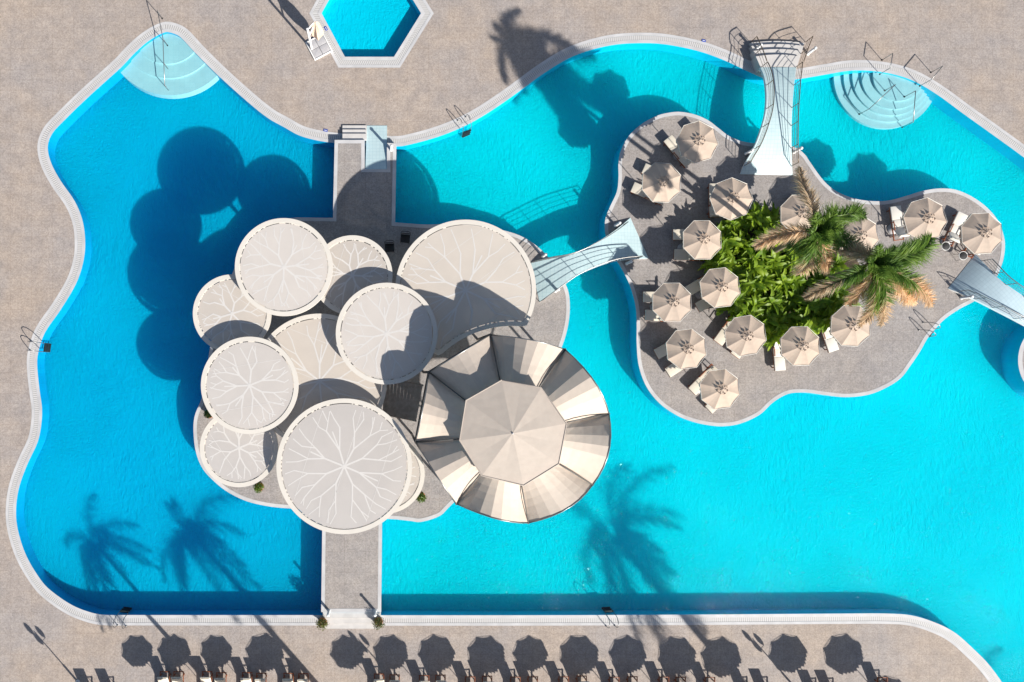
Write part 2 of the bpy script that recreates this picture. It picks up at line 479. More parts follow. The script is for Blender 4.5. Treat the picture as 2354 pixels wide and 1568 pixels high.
HEX = [(739,31),(792.5,131),(905.4,131),(967.5,31),(907,-68),(794,-68)]
hexa = [D(*p)[:2] for p in HEX]

outerP = offset(pool, 0.60); outerH = offset(hexa, 0.62)
frame = [D(x, y)[:2] for x, y in ((-1500, -1300), (-1500, 2900), (4200, 2900), (4200, -1300))]
b = MB(); b.flat([frame, outerP, outerH], 0.0)
deck = structure(up_faces(b.build('pool_deck', M_deck, recalc=False)))
def coping(loop, label):
    w1, w2, w3 = offset(loop, 0.19), offset(loop, 0.44), offset(loop, 0.60)
    if loop is hexa: w1, w2, w3 = offset(loop, 0.2), offset(loop, 0.46), offset(loop, 0.62)
    structure(up_faces(ribbon(loop, w1, 0.012, 0.004, 'coping', M_stone)))
    structure(up_faces(ribbon(w1, w2, -0.006, -0.006, 'gutter_grating', M_grate)))
    structure(up_faces(ribbon(w2, w3, 0.004, 0.006, 'coping', M_stone)))
coping(pool, 'p'); coping(hexa, 'h')
DIV = 822
def wall_piece(loop, name, mat, keep):
    bm = bmesh.new(); n = len(loop)
    for i in range(n):
        j = (i + 1) % n
        if not keep(loop[i]): continue
        a, c = loop[i], loop[j]
        bm.faces.new([bm.verts.new(p) for p in ((a[0], a[1], 0.012), (c[0], c[1], 0.012), (c[0], c[1], FLOOR - 0.4), (a[0], a[1], FLOOR - 0.4))])
    bmesh.ops.remove_doubles(bm, verts=bm.verts[:], dist=1e-4)
    me = bpy.data.meshes.new(name); bm.to_mesh(me); bm.free(); me.materials.append(mat)
    o = bpy.data.objects.new(name, me); COL.objects.link(o); structure(o)
xdiv = D(DIV, 800)[0]
wall_piece(pool, 'pool_wall', M_wallL, lambda p: p[0] < xdiv)
wall_piece(pool, 'pool_wall', M_wallR, lambda p: p[0] >= xdiv)
wall_piece(hexa, 'pool_wall', M_wallR, lambda p: True)
def slab(x0, y0, x1, y1, z, name, mat):
    a, c = D(x0, y0), D(x1, y1)
    m = MB(); m.box(((a.x + c.x) / 2, (a.y + c.y) / 2, z - 6.0), (abs(a.x - c.x), abs(a.y - c.y), 12.0))
    return structure(m.build(name, mat))
slab(-60, -40, DIV - 0.5, 1560, FLOOR - 0.07, 'pool_floor', M_floorL)
slab(DIV + 0.5, -20, 3080, 1880, FLOOR + 0.02, 'pool_floor', M_floorR)
b = MB(); b.prism(offset(hexa, 0.3), FLOOR + 0.2 - 0.15, FLOOR + 0.25); structure(b.build('pool_floor', pool_floor_mat('small pool floor', (0.0, 0.56, 0.76), (0.0, 0.60, 0.79), 0.2, 0.07)))
b = MB(); b.flat([offset(pool, -0.002)], -0.035); structure(up_faces(b.build('water', M_water, recalc=False)))
b = MB(); b.flat([offset(hexa, -0.002)], -0.035); structure(up_faces(b.build('water', M_water, recalc=False)))

# submerged steps
def disc_pts(c, r, n=72): return [(c[0] + r * math.cos(2 * PI * k / n), c[1] + r * math.sin(2 * PI * k / n)) for k in range(n)]
for (cx, cy, r, z) in ((387, 62, 152, -0.34), (385, 60, 116, -0.26), (383, 62, 82, -0.18)):
    b = MB(); b.prism(disc_pts(D(cx, cy), r / S), FLOOR - 0.3, z); structure(b.build('pool_steps', M_step))
for (cx, cy, r, z) in ((2054, 165, 122, -0.62), (2058, 167, 106, -0.5), (2061, 168, 92, -0.38), (2064, 170, 77, -0.26), (2069, 171, 59, -0.13)):
    b = MB(); b.prism(disc_pts(D(cx, cy), r / S), FLOOR - 0.3, z); structure(b.build('pool_steps', M_step))

# ------------------------------------------------------------------ islands
def island(name, loop, z, ring, wall):
    inner = offset(loop, -ring)
    m = MB()
    m.flat([inner], z)
    o = m.build(name, [M_isl], recalc=False); structure(up_faces(o))
    structure(up_faces(ribbon(loop, inner, z + 0.012, z + 0.008, 'island_coping', M_stone)))
    bm = bmesh.new(); n = len(loop)
    for i in range(n):
        j = (i + 1) % n; a, c = loop[i], loop[j]
        bm.faces.new([bm.verts.new(p) for p in ((a[0], a[1], FLOOR - 0.3), (c[0], c[1], FLOOR - 0.3), (c[0], c[1], z + 0.012), (a[0], a[1], z + 0.012))])
    bmesh.ops.remove_doubles(bm, verts=bm.verts[:], dist=1e-4)
    me = bpy.data.meshes.new('island_wall'); bm.to_mesh(me); bm.free(); me.materials.append(wall)
    w = bpy.data.objects.new('island_wall', me); COL.objects.link(w); structure(w)
    return o
def DI(p): return D(p[0], p[1], ISL)[:2]
def chain(*segs):
    out = []
    for kind, pts in segs:
        if kind == 's': out += [tuple(v[:2]) for v in smooth_open([Vector((p[0], p[1], 0)) for p in pts], 5)]
        else: out += pts
    return [DI(p) for p in out]
pav = chain(('l', [(769,322),(838,322),(838,388),(889,388),(889,329),(911,330)]), ('l', [(908,511.5)]),
 ('s', [(940,514),(989,516.5),(1060,512),(1100,515),(1150,527.8),(1194,541.5),(1231.4,564),(1261,592.8),(1284,622),(1298.8,651.5),
 (1307.6,679),(1309,716.5),(1304,754),(1291.3,796.5),(1260,870),(1180,1000),(1110,1090),(1036,1161.6),(1010,1186),(968,1199.5),(943,1197.4),(913,1194)]),
 ('l', [(878,1192),(876,1407),(738,1407),(741,1171)]),
 ('s', [(705,1170.5),(674,1169.2),(621.5,1164.5),(568.7,1152.6),(526.5,1132.8),(494.8,1109),(465.8,1077.4),(450,1038),(444.7,993),(447.5,956),(463,916.5),
 (474,865),(481,809),(495,740),(515,680),(535,626),(560,575),(605,525),(650,505),(683,500)]), ('l', [(765,501)]))
island('pavilion_island', pav, ISL, 0.2, M_wallL)
ISLR = [(1560.5,257.5),(1595.5,263.5),(1626.7,276.8),(1650.8,294.8),(1674.8,312.9),(1703.7,324.9),(1735,329.7),(1785,330),(1831,341),(1850.8,357.4),
 (1857.8,368),(1890.9,413.8),(1916.4,436.7),(1952,453.3),(1992.8,461.7),(2038.6,461.7),(2081.9,450.8),(2120,439.3),(2158.3,433.5),(2196.5,436.8),
 (2234.7,453.3),(2267.8,477.5),(2293,508),(2307,546.3),(2308.5,574.3),(2302,607.4),(2280,655),(2242.3,690),(2206.7,709.3),(2171,733.5),(2145.6,760),(2130.3,779),
 (2115,806),(2094.6,836.6),(2069,869.7),(2033.5,892.6),(1992.8,907.9),(1941.8,913),(1891,907.9),(1852.7,902.8),(1820,903.5),(1800,910),(1775,926),
 (1745,953.5),(1700,974),(1660,980),(1625,977),(1590,969),(1555,955),(1515,927),(1485,888.5),(1467.7,841),(1462.8,791),(1462.8,746),(1460,703.6),
 (1447.8,658.6),(1430,621),(1405,580),(1391,540),(1390.8,504),(1401.7,475.3),(1417,441.6),(1421,410.3),(1421,371.8),(1427,345.3),(1446,311.7),(1475,285),(1511,266),(1535,259.9)]
isr = smooth_closed([DI(p) for p in ISLR], 5)
island('parasol_island', isr, ISL, 0.2, M_wallR)
island('round_island', [DI((2436 + 97 * math.cos(t), 828 + 97 * math.sin(t))) for t in [2 * PI * k / 64 for k in range(64)]], ISL, 0.25, M_wallR)
# planting bed under the banana clump
bed = smooth_closed([D(x, y, ISL)[:2] for x, y in ((1650,520),(1700,490),(1760,480),(1840,520),(1930,560),(1980,620),(1970,680),(1930,735),(1850,760),(1780,765),(1720,700),(1670,620))], 4)
b = MB(); b.flat([bed], ISL + 0.014); structure(up_faces(b.build('planting_bed', M_soil, recalc=False)))

# entrance steps and ramps of the causeway
def step_block(name, x0, y0, x1, y1, z, mat=M_concrete, zb=-0.02):
    a, c = D(x0, y0, z), D(x1, y1, z)
    m = MB(); m.box(((a.x + c.x) / 2, (a.y + c.y) / 2, (z + zb) / 2), (abs(c.x - a.x), abs(c.y - a.y), z - zb))
    return structure(m.build(name, mat))
step_block('causeway_steps', 787, 307.5, 842.6, 321.6, 0.27); step_block('causeway_steps', 787, 298, 842.6, 307.2, 0.18); step_block('causeway_steps', 787, 288.5, 842.6, 297.7, 0.09)
step_block('causeway_steps', 742, 1407.3, 875, 1420.3, 0.27); step_block('causeway_steps', 742, 1420.6, 875, 1432.4, 0.18); step_block('causeway_steps', 742, 1432.7, 875, 1445, 0.09)
m = MB()
q = [D(839.5, 389, ISL + .02), D(888.5, 389, ISL + .02), D(889.5, 289, 0.02), D(843, 289, 0.02)]
m.face(q); m.face([Vector((p.x, p.y, -0.05)) for p in q][::-1])
for i in range(4):
    a, c = q[i], q[(i + 1) % 4]
    m.face([a, c, Vector((c.x, c.y, -0.05)), Vector((a.x, a.y, -0.05))])
structure(m.build('causeway_ramp', M_bridge))

# ------------------------------------------------------------------ bridges
def bridge(label, left, right, z0, z1, bulge, deckmat, railmat, rail_from=0.0, rail_to=1.0, rh=0.72, steps=None, n=25, nposts=6):
    Lp = resample(smooth_open([Vector((x, y, 0)) for x, y in left], 6), n); Rp = resample(smooth_open([Vector((x, y, 0)) for x, y in right], 6), n)
    zt = lambda t: z0 + (z1 - z0) * t + 4 * bulge * t * (1 - t)
    A = [D(p.x, p.y, zt(i / (n - 1))) for i, p in enumerate(Lp)]; B = [D(p.x, p.y, zt(i / (n - 1))) for i, p in enumerate(Rp)]
    base = (A[0] + B[0]) / 2; base.z = 0
    root = thing('footbridge', label, 'bridge', base, 0, 'footbridges over the pool')
    m = MB(); th = Vector((0, 0, -0.16))
    m.grid([[a, b_] for a, b_ in zip(A, B)], smooth=True, mi=0)
    m.grid([[a + th, b_ + th] for a, b_ in zip(A, B)], smooth=True, mi=1)
    m.grid([[a, a + th] for a in A], mi=1); m.grid([[b_, b_ + th] for b_ in B], mi=1)
    m.grid([[A[0], A[0] + th], [B[0], B[0] + th]], mi=1); m.grid([[A[-1], A[-1] + th], [B[-1], B[-1] + th]], mi=1)
    m.build('bridge_deck', [deckmat, M_white], root, base)
    for E, O in ((A, B), (B, A)):
        i0, i1 = int(rail_from * (n - 1)), int(rail_to * (n - 1))
        pts = [E[i] + (O[i] - E[i]).normalized() * 0.04 for i in range(i0, i1 + 1)]
        m = MB()
        for k, hgt in enumerate((0.2, 0.38, 0.56)):
            m.tube([p + Vector((0, 0, rh * hgt / 0.72)) for p in pts], 0.011, 5)
        m.tube([p + Vector((0, 0, rh)) for p in pts], 0.026, 6)
        r = m.build('railing', railmat, root, base)
        for k in range(nposts):
            p = pts[round(k * (len(pts) - 1) / (nposts - 1))]
            m = MB(); m.tube([p + Vector((0, 0, -0.05)), p + Vector((0, 0, rh))], 0.02, 6); m.build('post', railmat, r, base)
    if steps:
        for (ya, yb, z) in steps:
            def xs(y):
                t = max(0, min(1, (y - 95) / 60)); return 1723 + t * 26, 1849 - t * 19
            rows = []
            for yy in (ya, yb):
                xa, xb = xs(yy)
                rows.append([D(xa + (xb - xa) * k / 8, yy - 4.5 * (1 - ((k - 4) / 4) ** 2) + 3, z) for k in range(9)])
            m = MB(); dn = Vector((0, 0, -z - 0.02))
            m.grid(rows, mi=0)
            for r_ in rows: m.grid([r_, [p + dn for p in r_]], mi=0)
            for k in (0, 8): m.grid([[rows[0][k], rows[1][k]], [rows[0][k] + dn, rows[1][k] + dn]], mi=0)
            m.build('step', M_concrete, root, base)
    return root
bridge('hourglass footbridge with curved white steps and brown railings at the top of the pool',
 [(1747,155),(1756,176),(1761.4,215),(1758.8,259),(1747,303),(1731.5,342),(1713.4,373),(1700.4,400.5)],
 [(1829.5,155),(1828,170),(1824.8,197),(1821,246),(1819,298),(1819,350),(1820,380),(1821,403)], 0.60, ISL + 0.02, 0.55, M_bridge, M_bronze, 0.0, 0.93, 0.68,
 steps=[(96, 102.7, 0.15), (103, 114.2, 0.30), (114.5, 126.7, 0.45), (127, 154.6, 0.595)])
bridge('narrow footbridge between the membrane canopies and the parasol island',
 [(1219,604),(1263.8,594),(1301,587.7),(1336.3,575),(1364.6,560),(1391,545),(1422,523.4),(1448.6,500.6)],
 [(1240,695.2),(1266,676.5),(1296.3,654),(1326.3,634),(1364.6,616.5),(1400,604),(1439,596.9),(1490.7,594.4)], ISL + .02, ISL + .02, 0.62, M_bridge, M_steel, 0.03, 0.95)
bridge('grey footbridge running off the right edge of the pool to the round island',
 [(2178.6,663.4),(2232,685),(2285.6,711.8),(2353,747),(2385,768),(2410,790)],
 [(2242,584.5),(2270,614),(2298.3,643),(2353,681),(2390,705),(2425,735)], ISL + .02, ISL + .02, 0.6, M_bridge3, M_steel, 0.12, 0.97)
# upper railings on the stair of the first bridge
root = thing('stair_railing', 'brown tubular railing beside the curved white steps of the top bridge', 'railing', D(1850, 100, 0))
base = root.location.copy()
for pts in ([(1851, 97, 0.02), (1840, 124, 0.45), (1830, 154, 0.6)], [(1724, 98, 0.02), (1736, 124, 0.45), (1747, 154, 0.6)]):
    P = smooth_open([D(*p) for p in pts], 4); m = MB()
    for hgt in (0.24, 0.46): m.tube([p + Vector((0, 0, hgt)) for p in P], 0.011, 5)
    m.tube([p + Vector((0, 0, 0.7)) for p in P], 0.026, 6)
    for p in (P[0], P[4]): m.tube([p, p + Vector((0, 0, 0.7))], 0.02, 6)
    m.build('handrail', M_bronze, root, base)

# ------------------------------------------------------------------ membrane canopies on the pavilion island
ZL, ZH = 3.7, 4.42
def membrane_canopy(label, cx, cy, r, z, mat, seed, rot=0.0, cut=None, nmain=7):
    rnd = random.Random(seed)
    c = D(cx, cy, z); R = r / S * (1 - z / H)
    root = thing('membrane_canopy', label, 'canopy', (c.x, c.y, ISL), 0, 'round membrane canopies')
    base = Vector((c.x, c.y, ISL))
    loop = [(c.x + R * math.cos(t), c.y + R * math.sin(t)) for t in [2 * PI * k / 96 for k in range(96)]]
    inside = lambda p: True
    if cut:
        kc = D(cut[0], cut[1], z); kr = cut[2] / S * (1 - z / H)
        inside = lambda p: (Vector((p[0], p[1])) - kc.xy).length > kr + 0.3 and (Vector((p[0], p[1])) - c.xy).length < R - 0.3
        n = len(loop); keep = [(Vector(p) - kc.xy).length > kr for p in loop]
        st = next(i for i in range(n) if keep[i] and not keep[i - 1])
        arc = [loop[(st + k) % n] for k in range(n) if keep[(st + k) % n]]
        a0 = math.atan2(arc[-1][1] - kc.y, arc[-1][0] - kc.x); a1 = math.atan2(arc[0][1] - kc.y, arc[0][0] - kc.x)
        da = (a1 - a0 + PI) % (2 * PI) - PI
        loop = arc + [(kc.x + kr * math.cos(a0 + da * k / 24), kc.y + kr * math.sin(a0 + da * k / 24)) for k in range(1, 24)]
    i1, i2 = offset(loop, -0.23), offset(loop, -0.275)
    m = MB(); n = len(loop)
    rows = [[Vector((p[0], p[1], zz)) for p in lp] for lp, zz in ((loop, z), (loop, z - .16), (i1, z - .16), (i1, z), (loop, z))]
    vv = [[m.bm.verts.new(p) for p in r_] for r_ in rows[:4]]; vv.append(vv[0])
    for a, b_ in zip(vv, vv[1:]):
        for i in range(n): m.bm.faces.new((a[i], a[(i + 1) % n], b_[(i + 1) % n], b_[i]))
    m.build('ring_frame', M_ring, root, base)
    m = MB(); m.flat([i2], z - 0.03); m.mi = 1   # lacing ties between ring and membrane
    for i in range(0, n):
        if rnd.random() < 0.55:
            a, b_ = Vector((*i1[i], z - 0.03)), Vector((*i2[i], z - 0.026))
            d = (b_ - a); t = Vector((-d.y, d.x, 0)).normalized() * rnd.uniform(0.02, 0.10)
            m.face([a - t, a + t, b_ + t - d * -0.2, b_ - t + d * 0.2])
    up_faces(m.build('membrane', [mat, M_ring], root, base, recalc=False))
    m = MB(); cnt = [0]
    def strip(a, b_, w):
        if not (inside(a) and inside(b_)): return
        cnt[0] += 1; zz = z - 0.0285 + 0.00012 * (cnt[0] % 40)
        d = (b_ - a).normalized(); p = Vector((-d.y, d.x)) * w / 2; a2 = a - d * w * 0.3; b2 = b_ + d * w * 0.3
        m.face([Vector((*v, zz)) for v in (a2 - p, b2 - p, b2 + p, a2 + p)])
    Rm = R - 0.36; cc = c.xy
    pol = lambda rr, aa: cc + Vector((math.cos(aa), math.sin(aa))) * rr
    step = 2 * PI / nmain
    for k in range(nmain):
        a = rot + k * step + rnd.uniform(-.12, .12)
        r1 = Rm * rnd.uniform(0.26, 0.36); p1 = pol(r1, a); strip(cc, p1, 0.09)
        for sgn in (-1, 1):
            a2 = a + sgn * step * rnd.uniform(0.2, 0.3); r2 = Rm * rnd.uniform(0.55, 0.66); p2 = pol(r2, a2)
            strip(p1, p2, 0.075)
            for s2 in ((-1, 1) if rnd.random() < 0.8 else (1,)):
                a3 = a2 + s2 * step * rnd.uniform(0.09, 0.16); r3 = Rm * rnd.uniform(0.76, 0.84); p3 = pol(r3, a3); strip(p2, p3, 0.06)
                a4 = a3 + rnd.uniform(-.08, .08); p4 = pol(Rm * rnd.uniform(0.93, 0.985), a4); strip(p3, p4, 0.05)
                if rnd.random() < 0.45: strip(p3, pol(Rm * 0.93, a3 + s2 * step * 0.12), 0.05)
        if rnd.random() < 0.6:
            pm = pol(r1 * 0.98, a); q = pol(Rm * 0.6, a + rnd.uniform(-.06, .06)); strip(pm, q, 0.07)
    sa = rnd.uniform(0, PI); u = Vector((math.cos(sa), math.sin(sa))); v = Vector((-u.y, u.x))
    for off in ((-0.5, 0.5) if R < 3 else (-0.62, 0, 0.62)):
        hl = math.sqrt(max(0, 1 - off * off)) * Rm * 0.98
        a, b_ = cc + v * off * Rm - u * hl, cc + v * off * Rm + u * hl
        N_ = 40
        for i in range(N_): strip(a.lerp(b_, i / N_), a.lerp(b_, (i + 1) / N_), 0.022)
    m.face([Vector((c.x + 0.10 * math.cos(t * PI / 8), c.y + 0.10 * math.sin(t * PI / 8), z - 0.018)) for t in range(16)])
    up_faces(m.build('branch_pattern', M_vein, root, base))
    m = MB(); m.tube([Vector((c.x, c.y, ISL)), Vector((c.x, c.y, z - 1.6)), Vector((c.x, c.y, z - 0.25))], [0.13, 0.11, 0.09], 12)
    m.build('column', M_white, root, base)
    m = MB()
    for k in range(6):
        t = rot + k * PI / 3
        e = Vector((c.x + math.cos(t) * R * .8, c.y + math.sin(t) * R * .8, z - 0.14))
        if cut and not inside(e.xy): continue
        m.tube([Vector((c.x, c.y, z - 1.7)), e], [0.06, 0.035], 6)
    m.build('branch_strut', M_white, root, base)
    return root
OC = (1178, 992)
membrane_canopy('big cream membrane canopy with an arc cut out beside the octagonal roof', 1070, 667, 162, ZL, M_memL, 3, 0.4, (1178, 985, 236), 8)
membrane_canopy('wide beige membrane canopy half hidden in the middle of the canopy cluster', 734, 876, 155, ZL - 0.05, M_memL, 5, 0.1, None, 8)
membrane_canopy('small beige canopy partly under two others at the left of the cluster', 533, 721, 90, ZL + 0.04, M_memL, 8, 0.2, None, 6)
membrane_canopy('small pale canopy lowest on the left of the cluster', 549, 1030, 90, ZL + 0.02, M_memH, 9, 0.5, None, 6)
membrane_canopy('beige canopy at the top of the cluster with a broad curved shadow on it', 810, 633, 92, ZL - 0.02, M_memL, 10, 0.9, None, 6)
membrane_canopy('cream canopy showing only a crescent beside the octagonal roof', 885, 1090, 91, ZL + 0.03, M_memL, 12, 0.3, None, 6)
membrane_canopy('pale round canopy at the top left of the cluster, fully in view', 652, 614, 112.5, ZH, M_memH, 21, 0.15)
membrane_canopy('pale round canopy on the left edge of the cluster, fully in view', 573.5, 886, 112, ZH + 0.02, M_memH, 22, 0.5)
membrane_canopy('round canopy touching the octagonal roof, crossed by its scalloped blue shadow', 888.5, 767, 117, ZH - 0.02, M_memH, 23, 0.2, None, 8)
membrane_canopy('largest pale round canopy at the bottom of the cluster, over the causeway', 791, 1072, 156, ZH + 0.03, M_memH, 24, 0.35, None, 8)

# ------------------------------------------------------------------ octagonal pavilion
OUT = [(1127,769.5),(1298.7,803.6),(1399,951),(1361.8,1114.6),(1214.4,1202),(1049.2,1158.3),(955.2,1015.8),(986,855.4)]
INN = [(1152.8,873.2),(1243.6,891),(1301.9,973.7),(1284,1066),(1203,1116),(1107.5,1093.5),(1055.6,1012.6),(1070.2,920.2)]
ZV, ZI, ZR, ZA = 5.10, 6.30, 6.88, 7.32
base = D(1178, 996, 6.0); base.z = ISL
root = thing('octagonal_pavilion', 'octagonal beige canvas pavilion with scalloped skirt panels and a raised centre roof', 'pavilion', base)
Vo = [D(*p, ZV) for p in OUT]
Ci = D(1178, 996.3, ZI)
Vi = [D(*p, ZR).lerp(D(1178, 996.3, ZR), 0.10) for p in INN]
for i in range(8):
    a, b_ = Vo[i], Vo[(i + 1) % 8]; c_, d_ = Vi[i].copy(), Vi[(i + 1) % 8].copy()
    c_.z = d_.z = ZI
    mid = (a + b_) / 2; outd = (mid - Ci); outd.z = 0; outd.normalize()
    nf = 7; m = MB(); rows = []
    for v in range(7):
        tv = v / 6; row = []
        for u in range(nf + 1):
            tu = u / nf; arch = math.sin(PI * tu)
            o_ = a.lerp(b_, tu) + outd * 0.03 * arch + Vector((0, 0, 1.15 * arch ** 0.9))
            i_ = c_.lerp(d_, tu) + Vector((0, 0, 0.36 * arch))
            p = o_.lerp(i_, tv); p.z -= 0.22 * math.sin(PI * tv) * (1 - 0.6 * arch)
            row.append(p)
        rows.append(row)
    m.grid(rows)
    m.build('skirt_panel', M_octo, root, base)
    m = MB(); m.tube([p + Vector((0, 0, 0.01)) for p in rows[0]], 0.03, 6); m.build('rim_tube', M_steel, root, base)
    m = MB(); m.tube([a + Vector((0, 0, 0.02)), c_ + Vector((0, 0, 0.03))], 0.035, 6); m.build('valley_gutter', M_gutter, root, base)
    m = MB(); m.tube([Vector((a.x, a.y, FLOOR - 0.2)), Vector((a.x, a.y, ZV - 0.02))], 0.07, 8); m.build('post', M_gutter, root, base)
    m = MB(); m.tube([a + Vector((0, 0, -0.25)) + outd * 0.02, b_ + Vector((0, 0, -0.25)) + outd * 0.02], 0.05, 6); m.build('ring_beam', M_gutter, root, base)
rv = [D(*p, ZR) for p in INN]; ap = D(1178, 996.3, ZA)
m = MB()
for i in range(8):
    a, b_ = rv[i], rv[(i + 1) % 8]
    sag = Vector((0, 0, -0.012)); k = 5
    rows = []
    for v in range(k + 1):
        tv = v / k
        rows.append([a.lerp(ap, tv), (a.lerp(b_, 0.5)).lerp(ap, tv) + sag * math.sin(PI * tv) * 1.4, b_.lerp(ap, tv)] if v < k else [ap, ap, ap])
    for v in range(k):
        for s in range(2):
            q = [rows[v][s], rows[v][s + 1], rows[v + 1][s + 1], rows[v + 1][s]]
            if v == k - 1: q = q[:3]
            m.face(q)
    m.face([a, b_, b_ + Vector((0, 0, -0.14)), a + Vector((0, 0, -0.14))])
m.build('centre_roof', M_octo, root, base)
m = MB(); m.tube([p + Vector((0, 0, 0.0)) for p in rv + [rv[0]]], 0.035, 6); m.build('roof_edge', fabric_mat('roof hem', (0.52, 0.45, 0.39), 0.06), root, base)
m = MB(); m.lathe([(0.05, -0.05), (0.05, 0.01), (0.015, 0.05)], 10, ap); m.build('finial', M_slab, root, base)

# slatted pergola roof between the canopies
q = [D(880, 868, 2.9), D(972, 886, 2.9), D(956, 968, 2.9), D(880, 952, 2.9)]
base = q[0].copy(); base.z = ISL
root = thing('slatted_pergola', 'grey brown slatted pergola roof in shadow between canopies and octagonal roof', 'pergola', base)
m = MB()
for k in range(11):
    t = (k + 0.5) / 11; a = q[0].lerp(q[1], t); c_ = q[3].lerp(q[2], t); d = (c_ - a).normalized(); w = Vector((-d.y, d.x, 0)) * 0.089
    for zz in (0,):
        m.face([a - w, a + w, c_ + w, c_ - w]); dn = Vector((0, 0, -0.04))
        m.face([a - w + dn, c_ - w + dn, c_ + w + dn, a + w + dn])
        m.face([a - w, c_ - w, c_ - w + dn, a - w + dn]); m.face([a + w, c_ + w, c_ + w + dn, a + w + dn])
m.build('slats', M_slat, root, base)
for a, c_ in ((q[0], q[1]), (q[3], q[2])):
    m = MB(); m.tube([a + Vector((0, 0, -0.09)), c_ + Vector((0, 0, -0.09))], 0.05, 6); m.build('beam', M_slat, root, base)
for p in q:
    m = MB(); m.tube([Vector((p.x, p.y, ISL)), p + Vector((0, 0, -0.12))], 0.05, 6); m.build('post', M_slat, root, base)

# ------------------------------------------------------------------ parasols
def make_parasol(R=1.13, hgt=2.25, rise=0.27):
    root = thing('parasol', 'beige octagonal parasol', 'parasol')
    m = MB(); m.lathe([(0.30, 0), (0.30, 0.05), (0.08, 0.08), (0.03, 0.25)], 16); m.build('base', M_slab, root)
    m = MB(); m.tube([(0, 0, 0.08), (0, 0, hgt + rise - 0.03)], 0.022, 8); m.build('pole', M_white, root)
    m = MB()
    rim = [Vector((R * math.cos(PI / 8 + k * PI / 4), R * math.sin(PI / 8 + k * PI / 4), hgt)) for k in range(8)]
    top = Vector((0, 0, hgt + rise))
    for k in range(8):
        a, b_ = rim[k], rim[(k + 1) % 8]
        rows = []
        for v in range(5):
            tv = v / 4 * 0.93
            am, bm_ = a.lerp(top, tv), b_.lerp(top, tv)
            am.z += 0.03 * math.sin(PI * tv); bm_.z += 0.03 * math.sin(PI * tv)
            row = []
            for u in range(5):
                tu = u / 4; p = am.lerp(bm_, tu); p.z -= 0.03 * math.sin(PI * tu) * (1 - tv)
                inw = Vector((p.x, p.y, 0)); p -= inw * 0.035 * math.sin(PI * tu) * (1 - tv)
                row.append(p)
            rows.append(row)
        m.grid(rows)
        e = rows[0]
        for u in range(4):                       # scalloped valance
            p, q_ = e[u], e[u + 1]; mid = (p + q_) / 2
            dn = Vector((0, 0, -0.07)); m.face([p, q_, q_ + dn, mid + dn * 2.2, p + dn])
    can = m.build('canopy', M_para, root)
    m = MB(); m.tube([p + Vector((0, 0, 0.005)) for p in rim + [rim[0]]], 0.013, 5); m.build('hem', M_cushw, can)
    m = MB()                                     # gathered vent flaps
    for k in range(8):
        t0, t1 = k * PI / 4 + PI / 8 - 0.27, k * PI / 4 + PI / 8 + 0.27
        zb = hgt + rise * 0.80 + 0.05
        m.face([Vector((0.05 * math.cos((t0 + t1) / 2), 0.05 * math.sin((t0 + t1) / 2), hgt + rise + 0.07)),
                Vector((0.29 * math.cos(t0), 0.29 * math.sin(t0), zb)), Vector((0.27 * math.cos((t0 + t1) / 2), 0.27 * math.sin((t0 + t1) / 2), zb + 0.09)), Vector((0.29 * math.cos(t1), 0.29 * math.sin(t1), zb))])
    m.lathe([(0.10, hgt + rise), (0.09, hgt + rise + 0.05), (0.02, hgt + rise + 0.09)], 8)
    m.build('vent_flaps', M_para, can)
    m = MB()
    for p in rim: m.tube([top + Vector((0, 0, -0.05)), p + Vector((0, 0, -0.02))], 0.01, 5)
    m.build('ribs', M_white, root)
    return root
par0 = make_parasol(); pu = [False]
UMB = [(1601,325,'uppermost parasol on the island, its cloth streaked by palm shadow'),
 (1519,415.6,'parasol close to the left shore of the island, above the narrow bridge'),
 (1686,457,'parasol with dappled shadow at the top edge of the banana plants'),
 (1611,553.5,'parasol at the left tip of the banana plants, leaves overhanging its edge'),
 (1843,492,'parasol half hidden behind the dry upright palm frond'),
 (1975,541,'parasol framed by green fronds of the two palms'),
 (2125,505.5,'parasol above the end of the longest green palm frond'),
 (2254.6,537,'rightmost parasol on the island, overlapping its shore by the grey bridge'),
 (1544,697,'parasol nearest the water left of the banana plants, over two flat loungers'),
 (1655,665,'parasol touching the left side of the banana plants at mid height'),
 (1719,766,'parasol just below the lower left corner of the banana plants'),
 (1579,803.5,'parasol left of the lowest one, one lounger end showing each side below'),
 (1652.8,894.8,'lowest parasol on the island'),
 (1840,798.6,'parasol directly under the bottom of the banana plants'),
 (1953,747,'parasol under the drooping dry frond of the lower palm')]
for i, (x, y, lab) in enumerate(UMB):
    o_ = place(par0, pu, (lambda v: (v.x, v.y, ISL))(D(x, y, ISL + 2.35)), math.radians(random.Random(i).uniform(-14, 14) + 8), 'beige octagonal ' + lab, 'beige parasols', 1.0 + 0.04 * (i in (6, 7, 14)) + random.Random(i).uniform(-.01, .015)); tilt(o_, i + 5)
SH = [(308,1488,.80),(393,1488,.82),(490,1488,.80),(600,1490,.95),(790,1490,.85),(890,1490,.87),(995,1492,.92),(1109,1495,.95),(1211,1493,.87),(1322,1495,.99),
      (1434,1494,.93),(1547,1497,.96),(1648,1500,1.0),(1802,1492,.96),(1929,1493,1.0),(2033,1590,1.0)]
Z_U = 2.4
ORD = ['first', 'second', 'third', 'fourth', 'fifth', 'sixth', 'seventh', 'eighth', 'ninth', 'tenth', 'eleventh', 'twelfth', 'thirteenth', 'fourteenth', 'fifteenth', 'sixteenth',
       'seventeenth', 'eighteenth', 'nineteenth', 'twentieth', 'twenty-first', 'twenty-second', 'twenty-third', 'twenty-fourth']
